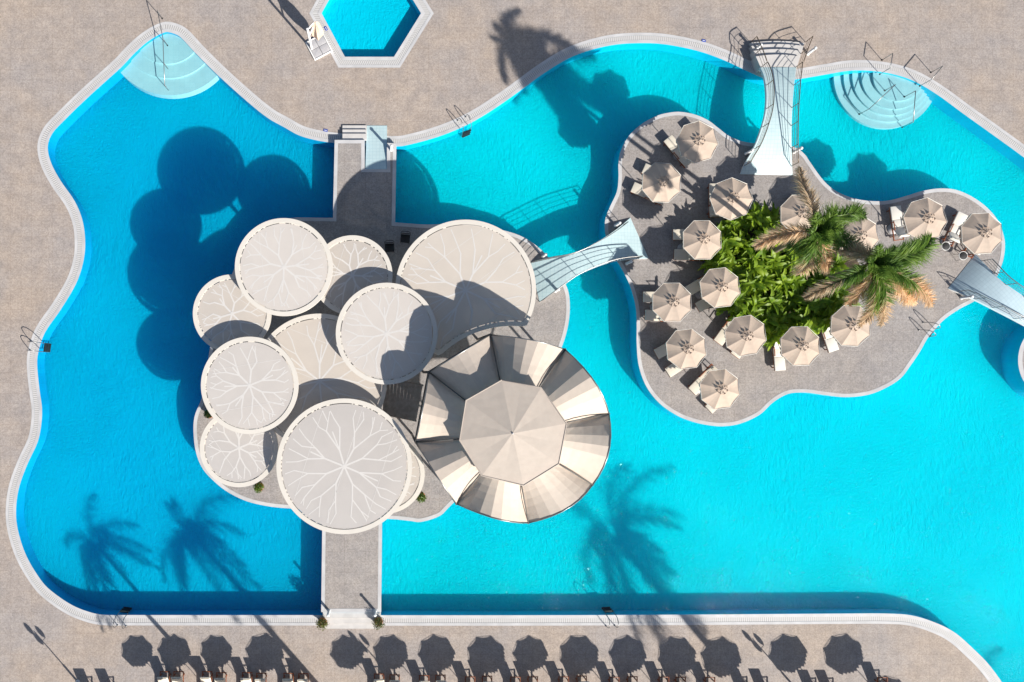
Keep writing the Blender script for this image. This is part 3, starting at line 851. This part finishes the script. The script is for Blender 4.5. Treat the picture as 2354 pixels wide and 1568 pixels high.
for i, (x, y, s) in enumerate(SH):
    v = D(x, y) + (SUNXY * (Z_U * s / math.tan(EL))).to_3d()
    place(par0, pu, (v.x, v.y, 0), math.radians(20 * i), 'parasol of the front row casting the ' + ORD[i] + ' round shadow from the left', 'front row parasols', s)

# ------------------------------------------------------------------ loungers
def make_lounger(raise_deg, cush, arms=True):
    root = thing('sun_lounger', 'cream sun lounger', 'lounger')
    W, Ls, Lb, zs = 0.60, 1.24, 0.70, 0.30
    m = MB()
    for s in (-1, 1): m.rbox((s * (W / 2 - 0.03), 0, zs - 0.04), (0.05, Ls + Lb, 0.06), 0.012)
    for yy in (-0.94, -0.3, 0.3, 0.94): m.rbox((0, yy, zs - 0.045), (W - 0.1, 0.05, 0.04), 0.01)
    m.build('frame', M_wood, root)
    for sx in (-1, 1):
        for yy in (-0.78, 0.70):
            m = MB(); m.rbox((sx * (W / 2 - 0.04), yy, (zs - 0.07) / 2), (0.05, 0.06, zs - 0.07), 0.01); m.build('leg', M_wood, root)
        if not arms and sx < 0: continue
        m = MB(); m.rbox((sx * (W / 2 + 0.02), 0.12, zs + 0.20), (0.05, 0.52, 0.03), 0.012)
        for yy in (-0.08, 0.32): m.box((sx * (W / 2 + 0.02), yy, zs + 0.08), (0.03, 0.03, 0.22))
        m.build('armrest', M_wood, root)
    y0 = -(Ls + Lb) / 2
    m = MB(); m.rbox((0, y0 + Ls * 0.31, zs + 0.035), (W, Ls * 0.62 - 0.006, 0.07), 0.025); m.rbox((0, y0 + Ls * 0.81, zs + 0.035), (W, Ls * 0.38 - 0.006, 0.07), 0.025)
    m.build('seat_cushion', cush, root)
    a = math.radians(raise_deg); M = Matrix.Rotation(a, 3, 'X')
    piv = Vector((0, y0 + Ls + 0.01, zs))
    m = MB(); m.rbox(piv + M @ Vector((0, Lb / 2, 0.035)), (W, Lb, 0.07), 0.025, M); back = m.build('back_cushion', cush, root)
    m = MB(); m.rbox(piv + M @ Vector((0, Lb - 0.12, 0.085)), (W - 0.12, 0.16, 0.05), 0.022, M); m.build('head_pad', cush, back)
    if raise_deg > 15:
        for s in (-1, 1):
            m = MB(); m.tube([piv + M @ Vector((s * 0.22, Lb * 0.7, -0.01)), Vector((s * 0.22, y0 + Ls + 0.45, zs - 0.04))], 0.014, 5)
            m.build('back_support', M_steel, root)
    return root
lo = {'f': make_lounger(8, M_cush), 'r': make_lounger(40, M_cush), 'w': make_lounger(34, M_cushw), 'b': make_lounger(36, M_cush, False)}
lu = {k: [False] for k in lo}
def lounger(x, y, dx, dy, kind, label, group, z=ISL):
    c = D(x, y, z + 0.35); rz = math.atan2(-dy, dx) - PI / 2
    place(lo[kind], lu[kind], (c.x, c.y, z), rz, label, group)
G1 = 'loungers on the parasol island'
for a in [(1559,347.8,200,245,'f','cream lounger slanting out left of the uppermost parasol'),
 (1612,318,200,245,'r','cream lounger hidden under the uppermost parasol, its raised back shading the paving'),
 (1489.5,445,310,135,'f','cream lounger poking out below the parasol near the left shore'),
 (1515,402,310,135,'r','cream lounger with one end above the left shore parasol'),
 (1642,461,0,1,'f','lounger standing upright in the picture left of the dappled parasol'),
 (1586,539,1,0,'r','pale lounger end sticking out left of the banana tip parasol, upper of two'),
 (1589,586.5,1,0.04,'r','pale lounger end sticking out left of the banana tip parasol, lower of two'),
 (1814,487,-35,75,'f','lounger slanting out left of the parasol behind the dry frond'),
 (2062.8,513,40,298,'w','cream lounger left of the parasol above the longest green frond'),
 (2196.5,526,-115,240,'w','cream lounger between the two rightmost parasols'),
 (2243,553,-115,240,'w','cream lounger mostly under the rightmost parasol'),
 (1517,682.5,1,0,'r','pale lounger end above another by the water left of the bananas'),
 (1522,726,1,.05,'r','pale lounger end below another by the water left of the bananas'),
 (1612.8,651,170,-100,'r','pale lounger slanting up under the mid height parasol, upper of its pair'),
 (1637,688.6,150,-85,'r','pale lounger slanting up under the mid height parasol, lower of its pair'),
 (1672.7,756,165,-230,'r','long cream lounger with wooden arm left of the parasol under the bananas corner'),
 (1712,786,165,-230,'f','lounger whose foot shows below the parasol under the bananas corner'),
 (1542.7,796,110,-60,'r','cream lounger end left of the parasol beside the lowest one'),
 (1567,836,130,-85,'r','cream lounger end below the parasol beside the lowest one'),
 (1617.8,872,210,-215,'r','cream lounger with wooden arm left of the lowest parasol'),
 (1657,915,200,-190,'f','lounger whose foot shows below the lowest parasol'),
 (1790,812.4,-25,-305,'w','white lounger left of the parasol under the bottom of the bananas'),
 (1838,800,-25,-305,'f','lounger whose foot shows below the parasol under the bottom of the bananas'),
 (1903.7,770,-80,-230,'w','white lounger between the two parasols below the bananas')]:
    lounger(*a, G1)
BL = [(520.5,2139.5),(564,2139.5),(654.5,2139.5),(699.6,2143),(781.5,2142.5),(826.6,2144.6),(913,2145),(960,2146),(1200,2147),(1249.6,2149.7),(1343,2151.7),(1395,2150.5),
 (1489,2156),(1543,2154),(1633,2156.6),(1688,2156),(1786,2156),(1843,2153.5),(1946,2157),(2004,2155.6),(2104,2156.6),(2157,2157),(2250,2158),(2797,2158)]
for i, (x, y) in enumerate(BL):
    lounger((x) / 1.3778, (y + 42) / 1.3778, 0, -1, 'b', 'cream lounger head, ' + ORD[i] + ' from the left along the bottom edge', 'loungers along the bottom edge', 0.0)
for i, (x, y) in enumerate([(283, 2172), (352, 2172), (2375, 2172), (2440, 2172), (2595, 2176), (2650, 2176)]):
    lounger((x) / 1.3778, (y + 50) / 1.3778, 0, -1, 'b', 'lounger below the bottom edge casting a square shadow, ' + ORD[i] + ' of six such', 'loungers below the bottom edge', 0.0)

# dark chairs and stools
def make_chair():
    root = thing('wicker_chair', 'dark chair', 'chair')
    m = MB(); m.rbox((0, 0, 0.42), (0.48, 0.46, 0.06), 0.02); m.build('seat', M_dark, root)
    m = MB(); m.rbox((0, 0.24, 0.66), (0.46, 0.04, 0.42), 0.02, Matrix.Rotation(0.15, 3, 'X')); m.build('backrest', M_dark, root)
    m = MB(); m.tube(smooth_open([Vector(p) for p in ((-.25, -.2, .62), (-.25, .12, .64), (-.22, .3, .86), (.22, .3, .86), (.25, .12, .64), (.25, -.2, .62))], 4), 0.016, 6); m.build('arm_hoop', M_black, root)
    for sx in (-1, 1):
        for sy in (-1, 1):
            m = MB(); m.tube([(sx * .24, sy * .2, 0), (sx * .24, sy * .2, .62 if sy < 0 else .42)], 0.014, 6); m.build('leg', M_black, root)
    return root
ch = make_chair(); cu = [False]
for x, y, rz, lab in ((895, 570, 0.05, 'black chair in deep shade left of the big cut canopy, nearer the small beige one'), (931, 549, -0.1, 'black chair in deep shade beside the rim of the big cut canopy')):
    v = D(x, y, ISL + .4); place(ch, cu, (v.x, v.y, ISL), rz, lab, 'dark chairs in the shade')
def make_stool():
    root = thing('side_table', 'dark side table', 'table')
    m = MB(); m.lathe([(0.0, .40), (.22, .40), (.24, .42), (.22, .445), (0.0, .45)], 18); m.build('table_top', M_dark, root)
    m = MB(); m.tube([(0.235 * math.cos(t), 0.235 * math.sin(t), .44) for t in [k * PI / 12 for k in range(25)]], 0.016, 6); m.build('rim', M_white, root)
    for k in range(3):
        t = k * 2 * PI / 3; m = MB(); m.tube([(.16 * math.cos(t), .16 * math.sin(t), .41), (.24 * math.cos(t), .24 * math.sin(t), 0)], 0.013, 5); m.build('leg', M_steel, root)
    return root
st = make_stool(); su = [False]
for x, y, lab in ((2172, 566, 'dark round side table with pale rim beside the two rightmost parasols, left of two'), (2212, 588, 'dark round side table with pale rim at the corner of the grey bridge')):
    v = D(x, y, ISL + .4); place(st, su, (v.x, v.y, ISL), 0.4, lab, 'dark side tables')

# ------------------------------------------------------------------ pool ladders and handrails
def make_ladder():
    root = thing('pool_ladder', 'steel pool ladder', 'ladder')
    for s in (-1, 1):
        m = MB(); x = s * 0.25
        m.tube(smooth_open([Vector(p) for p in ((x, -0.62, 0), (x, -0.60, 0.40), (x, -0.45, 0.66), (x, -0.2, 0.70), (x, 0.02, 0.5), (x, 0.10, 0.1), (x, 0.12, -0.3), (x, 0.12, -0.72))], 5), 0.021, 8)
        m.build('handrail', M_steel, root)
        m = MB(); m.lathe([(0.05, 0.005), (0.05, 0.03), (0.03, 0.04)], 10, (x, -0.62, 0)); m.build('anchor', M_steel, root)
    for k, z in enumerate((-0.12, -0.38, -0.64)):
        m = MB(); m.rbox((0, 0.15 + 0.01 * k, z), (0.5, 0.13, 0.03), 0.008); m.build('tread', M_black, root)
    return root
la = make_ladder(); lu2 = [False]
for x, y, dx, dy, z, lab in ((1071,296,.40,.92,0,'steel ladder at the upper middle shore, right of the causeway'), (95,798,1,.12,0,'steel ladder at the far left shore'),
    (283,1413.4,.12,-1,0,'steel ladder at the lower left corner of the pool'), (1401,1413,-.05,-1,0,'steel ladder in the middle of the bottom shore'),
    (2138,763,.85,.5,ISL,'steel ladder on the lower right shore of the parasol island')):
    v = D(x, y, z); place(la, lu2, (v.x, v.y, z), math.atan2(-dy, dx) - PI / 2, lab, 'steel pool ladders')
def hand_rail(label, feet, hgt, name='step_handrail', extra=None, group=None):
    base = Vector(feet[0]); base.z = 0
    root = thing(name, label, 'handrail', base, 0, group)
    zt = [f.z + hgt for f in feet]
    tops = [Vector((f.x, f.y, z)) for f, z in zip(feet, zt)]
    m = MB(); m.tube(tops, 0.022, 7); m.build('top_rail', M_steel, root, base)
    for f, t in zip(feet, tops):
        m = MB(); m.tube([f, t], 0.02, 7); m.build('post', M_steel, root, base)
        m = MB(); m.lathe([(0.05, 0), (0.05, 0.02), (0.025, 0.03)], 10, f); m.build('foot', M_black, root, base)
hand_rail('long steel handrail down the curved steps at the top left corner', [D(373, 43), D(385, 105, -.2), D(387, 160, -.33), D(389, 210, -.46)], 0.85)
GH = 'handrails of the round steps'
hand_rail('steel handrail across the coping, left of the two behind the round steps', [D(2026.5, 138.7), D(2021.4, 171, 0.0)], 0.85, group=GH)
hand_rail('steel handrail across the coping, right of the two behind the round steps', [D(2139, 167), D(2113, 198, 0)], 0.85, group=GH)
hand_rail('steel handrail standing in the water on the front of the round steps', [D(2078, 223, -.13), D(2073, 293, -.62)], 0.85, group=GH)
hand_rail('steel handrail standing in the water slanting to the left of the round steps', [D(2033, 208.7, -.13), D(1974.5, 263, -.62)], 0.85, group=GH)

# ------------------------------------------------------------------ bollard lights and lamps
def make_bollard():
    root = thing('bollard_light', 'white bollard light', 'bollard')
    m = MB(); m.lathe([(0.10, 0), (0.10, 0.02), (0.075, 0.03), (0.075, 0.62)], 16); m.build('body', M_lampw, root)
    m = MB(); m.lathe([(0.06, 0.62), (0.06, 0.70)], 12); m.build('lens', M_slab, root)
    m = MB(); m.lathe([(0.085, 0.70), (0.09, 0.74), (0.06, 0.77), (0.01, 0.78)], 16); m.build('cap', M_lampw, root)
    return root
bo = make_bollard(); bu = [False]
for x, y, z, lab in ((756,1404,.36,'white bollard beside the bottom left causeway corner'), (862,1404,.36,'white bollard beside the bottom right causeway corner'),
    (899,345,.36,'white bollard at the top right causeway corner'), (1733,117,0,'white bollard left of the curved bridge steps'), (1856,124,0,'white bollard right of the curved bridge steps'),
    (1714,354,.36,'white bollard at the lower left foot of the top bridge'), (1824,350,.36,'white bollard at the lower right foot of the top bridge'),
    (1247,590,.36,'white bollard at the left foot of the narrow bridge, upper side'), (1276,669,.36,'white bollard at the left foot of the narrow bridge, lower side'),
    (1414,519,.36,'white bollard at the right foot of the narrow bridge, upper side'), (1440,606,.36,'white bollard at the right foot of the narrow bridge, lower side'),
    (2209,685,.36,'white bollard at the foot of the grey bridge')):
    v = D(x, y, z); place(bo, bu, (v.x, v.y, z), 0, lab, 'white bollard lights')
def make_lamp():
    root = thing('garden_lamp', 'garden lamp', 'lamp post')
    m = MB(); m.tube([(0, 0, 0), (0, 0, 0.75), (0, 0, 0.82), (0, 0, 2.35)], [0.06, 0.06, 0.035, 0.025], 10); m.build('pole', M_lampw, root)
    m = MB(); m.lathe([(0.13, 0), (0.13, 0.03), (0.07, 0.06)], 16); m.build('base', M_lampw, root)
    for k in range(3):
        t = k * 2 * PI / 3 + 0.5; d = Vector((math.cos(t), math.sin(t), 0)); zz = 1.95 + 0.24 * (k == 1)
        m = MB(); m.tube([Vector((0, 0, zz - 0.06)), d * 0.22 + Vector((0, 0, zz - 0.05))], 0.014, 6)
        m.lathe([(0.02, zz - 0.05), (0.10, zz + 0.08), (0.125, zz + 0.22), (0.09, zz + 0.4), (0.02, zz + 0.5)], 14, d * 0.24); m.build('lamp_head', M_lampw, root)
    return root
lp = make_lamp(); lpu = [False]
for x, y, lab in ((179, 1567, 'white garden lamp at the lower left whose three headed shadow crosses the paving'), (924, 1585, 'garden lamp whose shadow falls below the right potted shrub'), (1830, 1584, 'garden lamp whose three headed shadow reaches the bottom coping')):
    v = D(x, y); place(lp, lpu, (v.x, v.y, 0), 0.3, lab, 'garden lamps')

# ------------------------------------------------------------------ folded cantilever parasol by the small pool
c0 = D(733, 109); rz = math.radians(28)
root = thing('folded_parasol', 'folded beige cantilever parasol on a white ballast base by the hexagonal pool', 'parasol', c0, rz)
m = MB()
for s in (-1, 1):
    m.rbox((s * 0.55, 0, 0.05), (0.06, 1.16, 0.10), 0.01); m.rbox((0, s * 0.55, 0.05), (1.04, 0.06, 0.10), 0.01)
m.build('base_frame', M_white, root)
m = MB()
for sx in (-1, 1):
    for sy in (-1, 1): m.rbox((sx * 0.26, sy * 0.26, 0.045), (0.5, 0.5, 0.06), 0.01)
m.build('ballast', M_slab, root)
m = MB(); m.rbox((-0.42, 0.10, 1.2), (0.11, 0.14, 2.25), 0.015); m.build('mast', M_white, root)
m = MB(); m.tube([(-0.42, 0.10, 1.5), (-0.1, 0.2, 1.9), (0.12, 0.28, 2.3)], 0.045, 8); m.tube([(-0.42, 0.1, 2.25), (0.12, 0.28, 2.32)], 0.04, 8); m.build('arm', M_white, root)
m = MB(); rr = random.Random(4); rows = []
for v in range(13):
    t = v / 12; R_ = 0.06 + 0.20 * math.sin(PI * min(1, t * 0.8)) ** 0.8 * (1 if t < 0.8 else 1 - (t - 0.8) * 3.2)
    rows.append([Vector((0.12 + (R_ * (1 + 0.45 * math.cos(k * PI / 2 + v * 0.15)) + rr.uniform(-.012, .012)) * math.cos(k * PI / 8), 0.22 + (R_ * (1 + 0.45 * math.cos(k * PI / 2 + v * .15)) + rr.uniform(-.012, .012)) * math.sin(k * PI / 8), 2.35 - 1.75 * t)) for k in range(16)])
vv = m.grid(rows, True, False); m.bm.faces.new(vv[0]); m.bm.faces.new(vv[-1][::-1])
m.build('folded_canopy', fabric_mat('folded canvas', (0.68, 0.53, 0.42), 0.1, 0.1), root)

# small depth plates on the coping
for x, y, rz, lab in ((1617, 94, -0.25, 'small blue depth plate on the top coping left of the bridge'), (748, 300, -0.2, 'small blue depth plate on the coping left of the causeway steps'), (749, 66, -1.05, 'small blue depth plate on the hexagonal pool coping')):
    v = D(x, y); m = MB(); m.rbox((0, 0, 0), (0.24, 0.14, 0.012), 0.004); m.box((0, 0, 0.007), (0.16, 0.03, 0.002), mi=1)
    o = m.build('depth_plate', [M_blue, M_white]); o.location = (v.x, v.y, 0.016); o.rotation_euler = (0, 0, rz); tag(o, lab, 'sign', 'blue depth plates')

# ------------------------------------------------------------------ plants
def leaf(m, base, ang, elev, Ln, W, droop, rnd, torn=0.4, n=12):
    d = Vector((math.cos(ang), math.sin(ang), 0)); side = Vector((-d.y, d.x, 0))
    mids, lef, rig = [], [], []
    p = Vector(base); e = elev; roll = rnd.uniform(-.5, .5)
    for i in range(n + 1):
        t = i / n
        w = W * 0.5 * max(0.02, math.sin(PI * min(1, 0.06 + 0.94 * t) ** 0.75)) ** 0.8 if i < n else 0.004
        up = Vector((-d.x * math.sin(e), -d.y * math.sin(e), math.cos(e)))
        sd = (side * math.cos(roll) + up * math.sin(roll))
        upr = up * math.cos(roll) - side * math.sin(roll)
        f = 0.35
        mids.append(p.copy())
        wl = w * (1 - (rnd.random() < torn) * rnd.uniform(.15, .5)); wr = w * (1 - (rnd.random() < torn) * rnd.uniform(.15, .5))
        lef.append(p + sd * wl + upr * wl * f); rig.append(p - sd * wr + upr * wr * f)
        p = p + (d * math.cos(e) + Vector((0, 0, math.sin(e)))) * (Ln / n)
        e -= droop / n
    for a, b_ in ((lef, mids), (mids, rig)):
        m.grid([[x, y] for x, y in zip(a, b_)], smooth=True)
def make_banana(seed):
    rnd = random.Random(seed)
    root = thing('banana_plant', 'banana plant', 'plant')
    m = MB(); hs = []
    for k in range(3):
        x, y = rnd.uniform(-.25, .25), rnd.uniform(-.25, .25); h = rnd.uniform(0.9, 1.6); hs.append((x, y, h))
        m.tube([(x, y, 0), (x * 1.2, y * 1.2, h)], [0.07, 0.04], 7)
    m.build('stem', M_stalk, root)
    m = MB()
    for x, y, h in hs:
        a0 = rnd.uniform(0, 2 * PI)
        for k in range(14):
            leaf(m, (x * 1.2, y * 1.2, h - 0.05 * k), a0 + k * 2.4 + rnd.uniform(-.3, .3), rnd.uniform(0.2, 1.2), rnd.uniform(0.6, 1.05), rnd.uniform(0.22, 0.36), rnd.uniform(0.7, 1.7), rnd)
    m.build('foliage', M_banana, root, recalc=False)
    return root
bans = [make_banana(s) for s in (31, 32, 33, 34)]; bus = [[False] for _ in bans]
BAN = [(1668,535),(1700,510),(1740,500),(1775,508),(1672,575),(1712,560),(1755,550),(1800,560),(1690,620),(1735,605),(1780,600),(1825,600),(1870,610),
       (1715,655),(1760,648),(1805,645),(1850,650),(1895,655),(1735,700),(1780,695),(1825,692),(1870,695),(1915,700),(1770,738),(1815,735),(1860,735),(1905,730),(1925,668),(1800,765),(1850,762),(1840,540),(1880,572),(1920,605),(1942,700),(1655,605),(1692,690),(1722,735),(1660,560),(1835,575)]
side = ['upper left', 'top', 'upper right', 'left', 'middle', 'right', 'lower left', 'bottom', 'lower right']
for i, (x, y) in enumerate(BAN):
    v = D(x, y, ISL + 1.6); k = i % 4; rnd = random.Random(100 + i)
    place(bans[k], bus[k], (v.x, v.y, ISL), rnd.uniform(0, 6.28), 'bright green broad leaved banana plant in the dense clump on the parasol island', 'banana plants in the clump', rnd.uniform(0.9, 1.15))

def frond(rows_pts, width, mat, root, rnd, base, dens=36, fluff=3, name='frond', label=None, tip_dry=None):
    P = resample(smooth_open(rows_pts, 6), 28)
    m = MB()
    m.tube(P, [0.028 * (1 - i / 30) + 0.004 for i in range(28)], 5, caps=False)
    Ln = sum((b_ - a).length for a, b_ in zip(P, P[1:]))
    n = int(Ln * dens)
    for i in range(n):
        t = 0.08 + 0.92 * i / n
        k = t * 27; j = min(int(k), 26); p = P[j].lerp(P[j + 1], k - j); d = (P[j + 1] - P[j]).normalized()
        s0 = d.cross(Vector((0, 0, 1)))
        if s0.length < .05: s0 = Vector((1, 0, 0))
        s0.normalize(); u0 = s0.cross(d)
        wl = 1.55 * width * (math.sin(PI * min(1, 0.22 + 0.78 * t)) ** 0.6 * 0.9 + 0.12)
        for sgn in (-1, 1):
            for f in range(fluff):
                el = rnd.uniform(-0.8, 0.8); ln = wl * rnd.uniform(0.5, 1.2)
                dirv = (s0 * sgn * math.cos(el) + u0 * math.sin(el)) * 0.8 + d * rnd.uniform(0.45, 1.0)
                dirv.normalize(); tip = p + dirv * ln + Vector((0, 0, -0.16 * ln)); mid = p + dirv * ln * .5 + Vector((0, 0, -0.03 * ln))
                w = dirv.cross(Vector((rnd.uniform(-1, 1), rnd.uniform(-1, 1), rnd.uniform(-1, 1))))
                if w.length < 1e-3: continue
                w = w.normalized() * 0.016
                mi = 0 if tip_dry is None else int(t + rnd.uniform(-.12, .12) > tip_dry)
                m.face([p - w * .6, p + w * .6, mid + w, mid - w], mi=mi); m.face([mid - w, mid + w, tip], mi=mi)
    mats = mat if isinstance(mat, list) else [mat]
    o = m.build(name, mats, root, base, recalc=False)
    if label: o['label'] = label
    return o
def palm(label, cx, cy, cz, gx, gy, fr, seed):
    rnd = random.Random(seed); c = D(cx, cy, cz); g = D(gx, gy, ISL)
    root = thing('palm_tree', label, 'palm tree', g, 0, 'palms on the parasol island')
    m = MB(); T = smooth_open([g, g.lerp(c, 0.35) + Vector((0.15, 0.1, 0)), g.lerp(c, 0.7), c], 6)
    m.tube(T, [0.17 - 0.006 * i for i in range(len(T))], 10); m.build('trunk', M_trunk, root, g)
    for (x, y, z, w, kind) in fr:
        e = D(x, y, z + cz - 9.0)
        sw = (e - c).cross(Vector((0, 0, 1))).normalized() * rnd.uniform(-.32, .32)
        mid1 = c.lerp(e, 0.35) + Vector((0, 0, 0.55)) + sw * .7; mid2 = c.lerp(e, 0.72) + Vector((0, 0, 0.35)) + sw
        mat, lab, td = {'g': (M_frond, None, None), 'd': (M_dry, 'dry tan frond', None), 'h': ([M_frond, M_dry], 'green frond with dry tan tip', 0.5), 'e': ([M_half, M_dry], 'frond turning from olive to tan', 0.35)}[kind]
        frond([c, mid1, mid2, e], w, mat, root, rnd, g, label=lab, tip_dry=td)
    # young upright centre leaves
    for k in range(5):
        t = k * 1.3 + seed; e = c + Vector((math.cos(t) * 0.7, math.sin(t) * 0.7, 0.9))
        frond([c, c.lerp(e, .5) + Vector((0, 0, .2)), e], 0.3, M_frond, root, rnd, g)
palm('palm with an upright dry frond pointing to the top, upper of the two palms', 1868, 532, 10.0, 1765, 585,
 [(1838,385,8.6,.36,'d'),(1990,497,8.4,.46,'g'),(1734,568,7.9,.40,'d'),(1838,630,7.9,.55,'h'),(1905,624,7.7,.36,'d'),(1992,588,8.0,.4,'h'),(1925,566,8.2,.55,'g'),(1815,560,8.2,.55,'g'),(1930,505,8.8,.5,'g'),(1880,590,8.0,.5,'g')], 1)
palm('palm with a long green frond reaching to the right, lower of the two palms', 2000, 607, 10.3, 1895, 645,
 [(2140,545,8.6,.58,'g'),(2120,560,8.3,.5,'g'),(2143,700,8.0,.5,'h'),(2105,694,7.6,.42,'d'),(2030,706,7.9,.6,'g'),(2010,690,7.7,.6,'g'),(1976,750,7.6,.42,'d'),(2026,748,7.7,.42,'h'),(1848,685,8.0,.38,'h'),(1948,700,7.6,.4,'d'),(1938,574,8.6,.45,'e'),(1960,650,8.2,.5,'g'),(2060,650,8.4,.55,'g')], 2)
# palms beyond the lower edge, known from their shadows
def round_palm(seed):
    rnd = random.Random(seed); root = thing('palm_tree', 'tall palm', 'palm tree')
    m = MB(); m.tube([(0, 0, 0), (.1, 0, 3), (.05, .1, 6), (0, 0, 9)], [.2, .17, .15, .13], 10); m.build('trunk', M_trunk, root)
    c = Vector((0, 0, 9.0))
    for k in range(16):
        up_ = k % 5 == 0; a = k * 2.4 + rnd.uniform(-.6, .6); Ln = rnd.uniform(3.2, 4.6) if up_ else rnd.uniform(1.8, 3.4); dz = rnd.uniform(-.2, 1.3) if up_ else rnd.uniform(-2.4, -.1)
        e = c + Vector((math.cos(a) * Ln, math.sin(a) * Ln, dz))
        frond([c, c.lerp(e, .35) + Vector((0, 0, .6)), c.lerp(e, .72) + Vector((0, 0, .5)), e], .5, M_frond if k % 4 else M_dry, root, rnd, None, dens=15, fluff=2)
    return root
rp = round_palm(77); rpu = [False]
for x, y, s, rz, lab in ((476,1288,1.0,.3,'tall palm beyond the bottom edge casting the feathery shadow in the lower left pool'), (246,1305,.78,1.2,'palm beyond the bottom edge casting the smaller shadow at the far lower left'),
    (1462,1285,1.2,2.2,'tall palm beyond the bottom edge casting the feathery shadow below the octagonal roof'), (2330,1672,.9,.9,'palm beyond the bottom right corner casting a shadow on the coping')):
    v = D(x, y) + (SUNXY * (9.0 * s / math.tan(EL))).to_3d()
    place(rp, rpu, (v.x, v.y, 0), rz, lab, 'palms beyond the bottom edge', s)

def make_pot(mat, seed, pot=True, R=0.36):
    rnd = random.Random(seed); root = thing('potted_shrub', 'potted shrub', 'plant')
    m = MB(); m.lathe([(0.17, 0), (0.22, 0.30), (0.25, 0.32), (0.25, 0.36), (0.21, 0.36), (0.20, 0.32)], 18); m.build('pot', M_terra, root)
    m = MB()
    for k in range(620):
        d = Vector((rnd.gauss(0, 1), rnd.gauss(0, 1), rnd.gauss(0, 1))).normalized()
        r = R * rnd.uniform(0.45, 1.0) * (1 + 0.22 * noise.noise(d * 2.2 + Vector((seed, 0, 0))))
        p = Vector((0, 0, 0.62)) + d * r
        u = d.cross(Vector((rnd.uniform(-1, 1), rnd.uniform(-1, 1), rnd.uniform(-1, 1)))).normalized(); w = d.cross(u)
        o_ = (d * .5 + u).normalized() * rnd.uniform(.06, .11); s_ = w * rnd.uniform(.016, .03)
        m.face([p, p + o_ * .5 + s_, p + o_, p + o_ * .5 - s_])
    m.build('foliage', mat, root, recalc=False)
    m = MB(); m.tube([(0, 0, 0.3), (0.02, 0, 0.62)], 0.025, 6); m.build('stem', M_trunk, root)
    return root
for i, (x, y, z, mat, R, lab) in enumerate([(594,1121,ISL,M_shrub,.30,'bright green shrub in a terracotta pot below the lower left canopy'), (968,1143,ISL,M_shrub,.30,'bright green potted shrub between the crescent canopy and the octagonal roof'),
    (740,1434,0,M_olive,.36,'round olive green shrub at the left of the bottom causeway steps'), (870,1433,0,M_olive,.36,'round olive green shrub at the right of the bottom causeway steps'), (478,952,ISL,M_shrub,.24,'dark green potted plant half hidden under the leftmost canopies')]):
    r = make_pot(mat, 60 + i, True, R); v = D(x, y, z + .65); r.location = (v.x, v.y, z); tag(r, lab, 'plant', 'potted shrubs')

# ------------------------------------------------------------------ light, sky, camera
w = bpy.data.worlds.new('World'); scene.world = w; w.use_nodes = True
nt = w.node_tree
for n in list(nt.nodes): nt.nodes.remove(n)
sky = nt.nodes.new('ShaderNodeTexSky'); sky.sky_type = 'NISHITA'; sky.sun_disc = False
sky.sun_elevation = EL; sky.sun_rotation = math.atan2(SUNXY.x, SUNXY.y)
bg = nt.nodes.new('ShaderNodeBackground'); bg.inputs['Strength'].default_value = 0.062
wo = nt.nodes.new('ShaderNodeOutputWorld')
nt.links.new(sky.outputs[0], bg.inputs[0]); nt.links.new(bg.outputs[0], wo.inputs[0])
sl = bpy.data.lights.new('sun', 'SUN'); sl.energy = 4.6; sl.angle = math.radians(0.6); sl.color = (1.0, 0.955, 0.88)
so = bpy.data.objects.new('sun', sl); COL.objects.link(so)
sd = Vector((SUNXY.x * math.cos(EL), SUNXY.y * math.cos(EL), math.sin(EL)))
so.rotation_euler = sd.to_track_quat('Z', 'Y').to_euler(); so.location = sd * 60
cam = bpy.data.cameras.new('camera'); co = bpy.data.objects.new('camera', cam); COL.objects.link(co)
co.location = (NW.x, NW.y, H); co.rotation_euler = (0, 0, 0)
Wm = 2353.0 / S
cam.sensor_fit = 'HORIZONTAL'; cam.sensor_width = 36.0; cam.lens = 36.0 * H / Wm
cam.shift_x = (CX - NX) / 2353.0; cam.shift_y = (NY - CY) / 2353.0
cam.clip_end = 500
scene.camera = co
scene.view_settings.view_transform = 'Standard'; scene.view_settings.look = 'None'
scene.view_settings.exposure = 0.79; scene.view_settings.gamma = 1.0; scene.view_settings.use_curve_mapping = False
scene.cycles.use_denoising = True
scene.cycles.max_bounces = 8; scene.cycles.diffuse_bounces = 3; scene.cycles.glossy_bounces = 2; scene.cycles.transparent_max_bounces = 12
scene.cycles.sample_clamp_indirect = 6.0
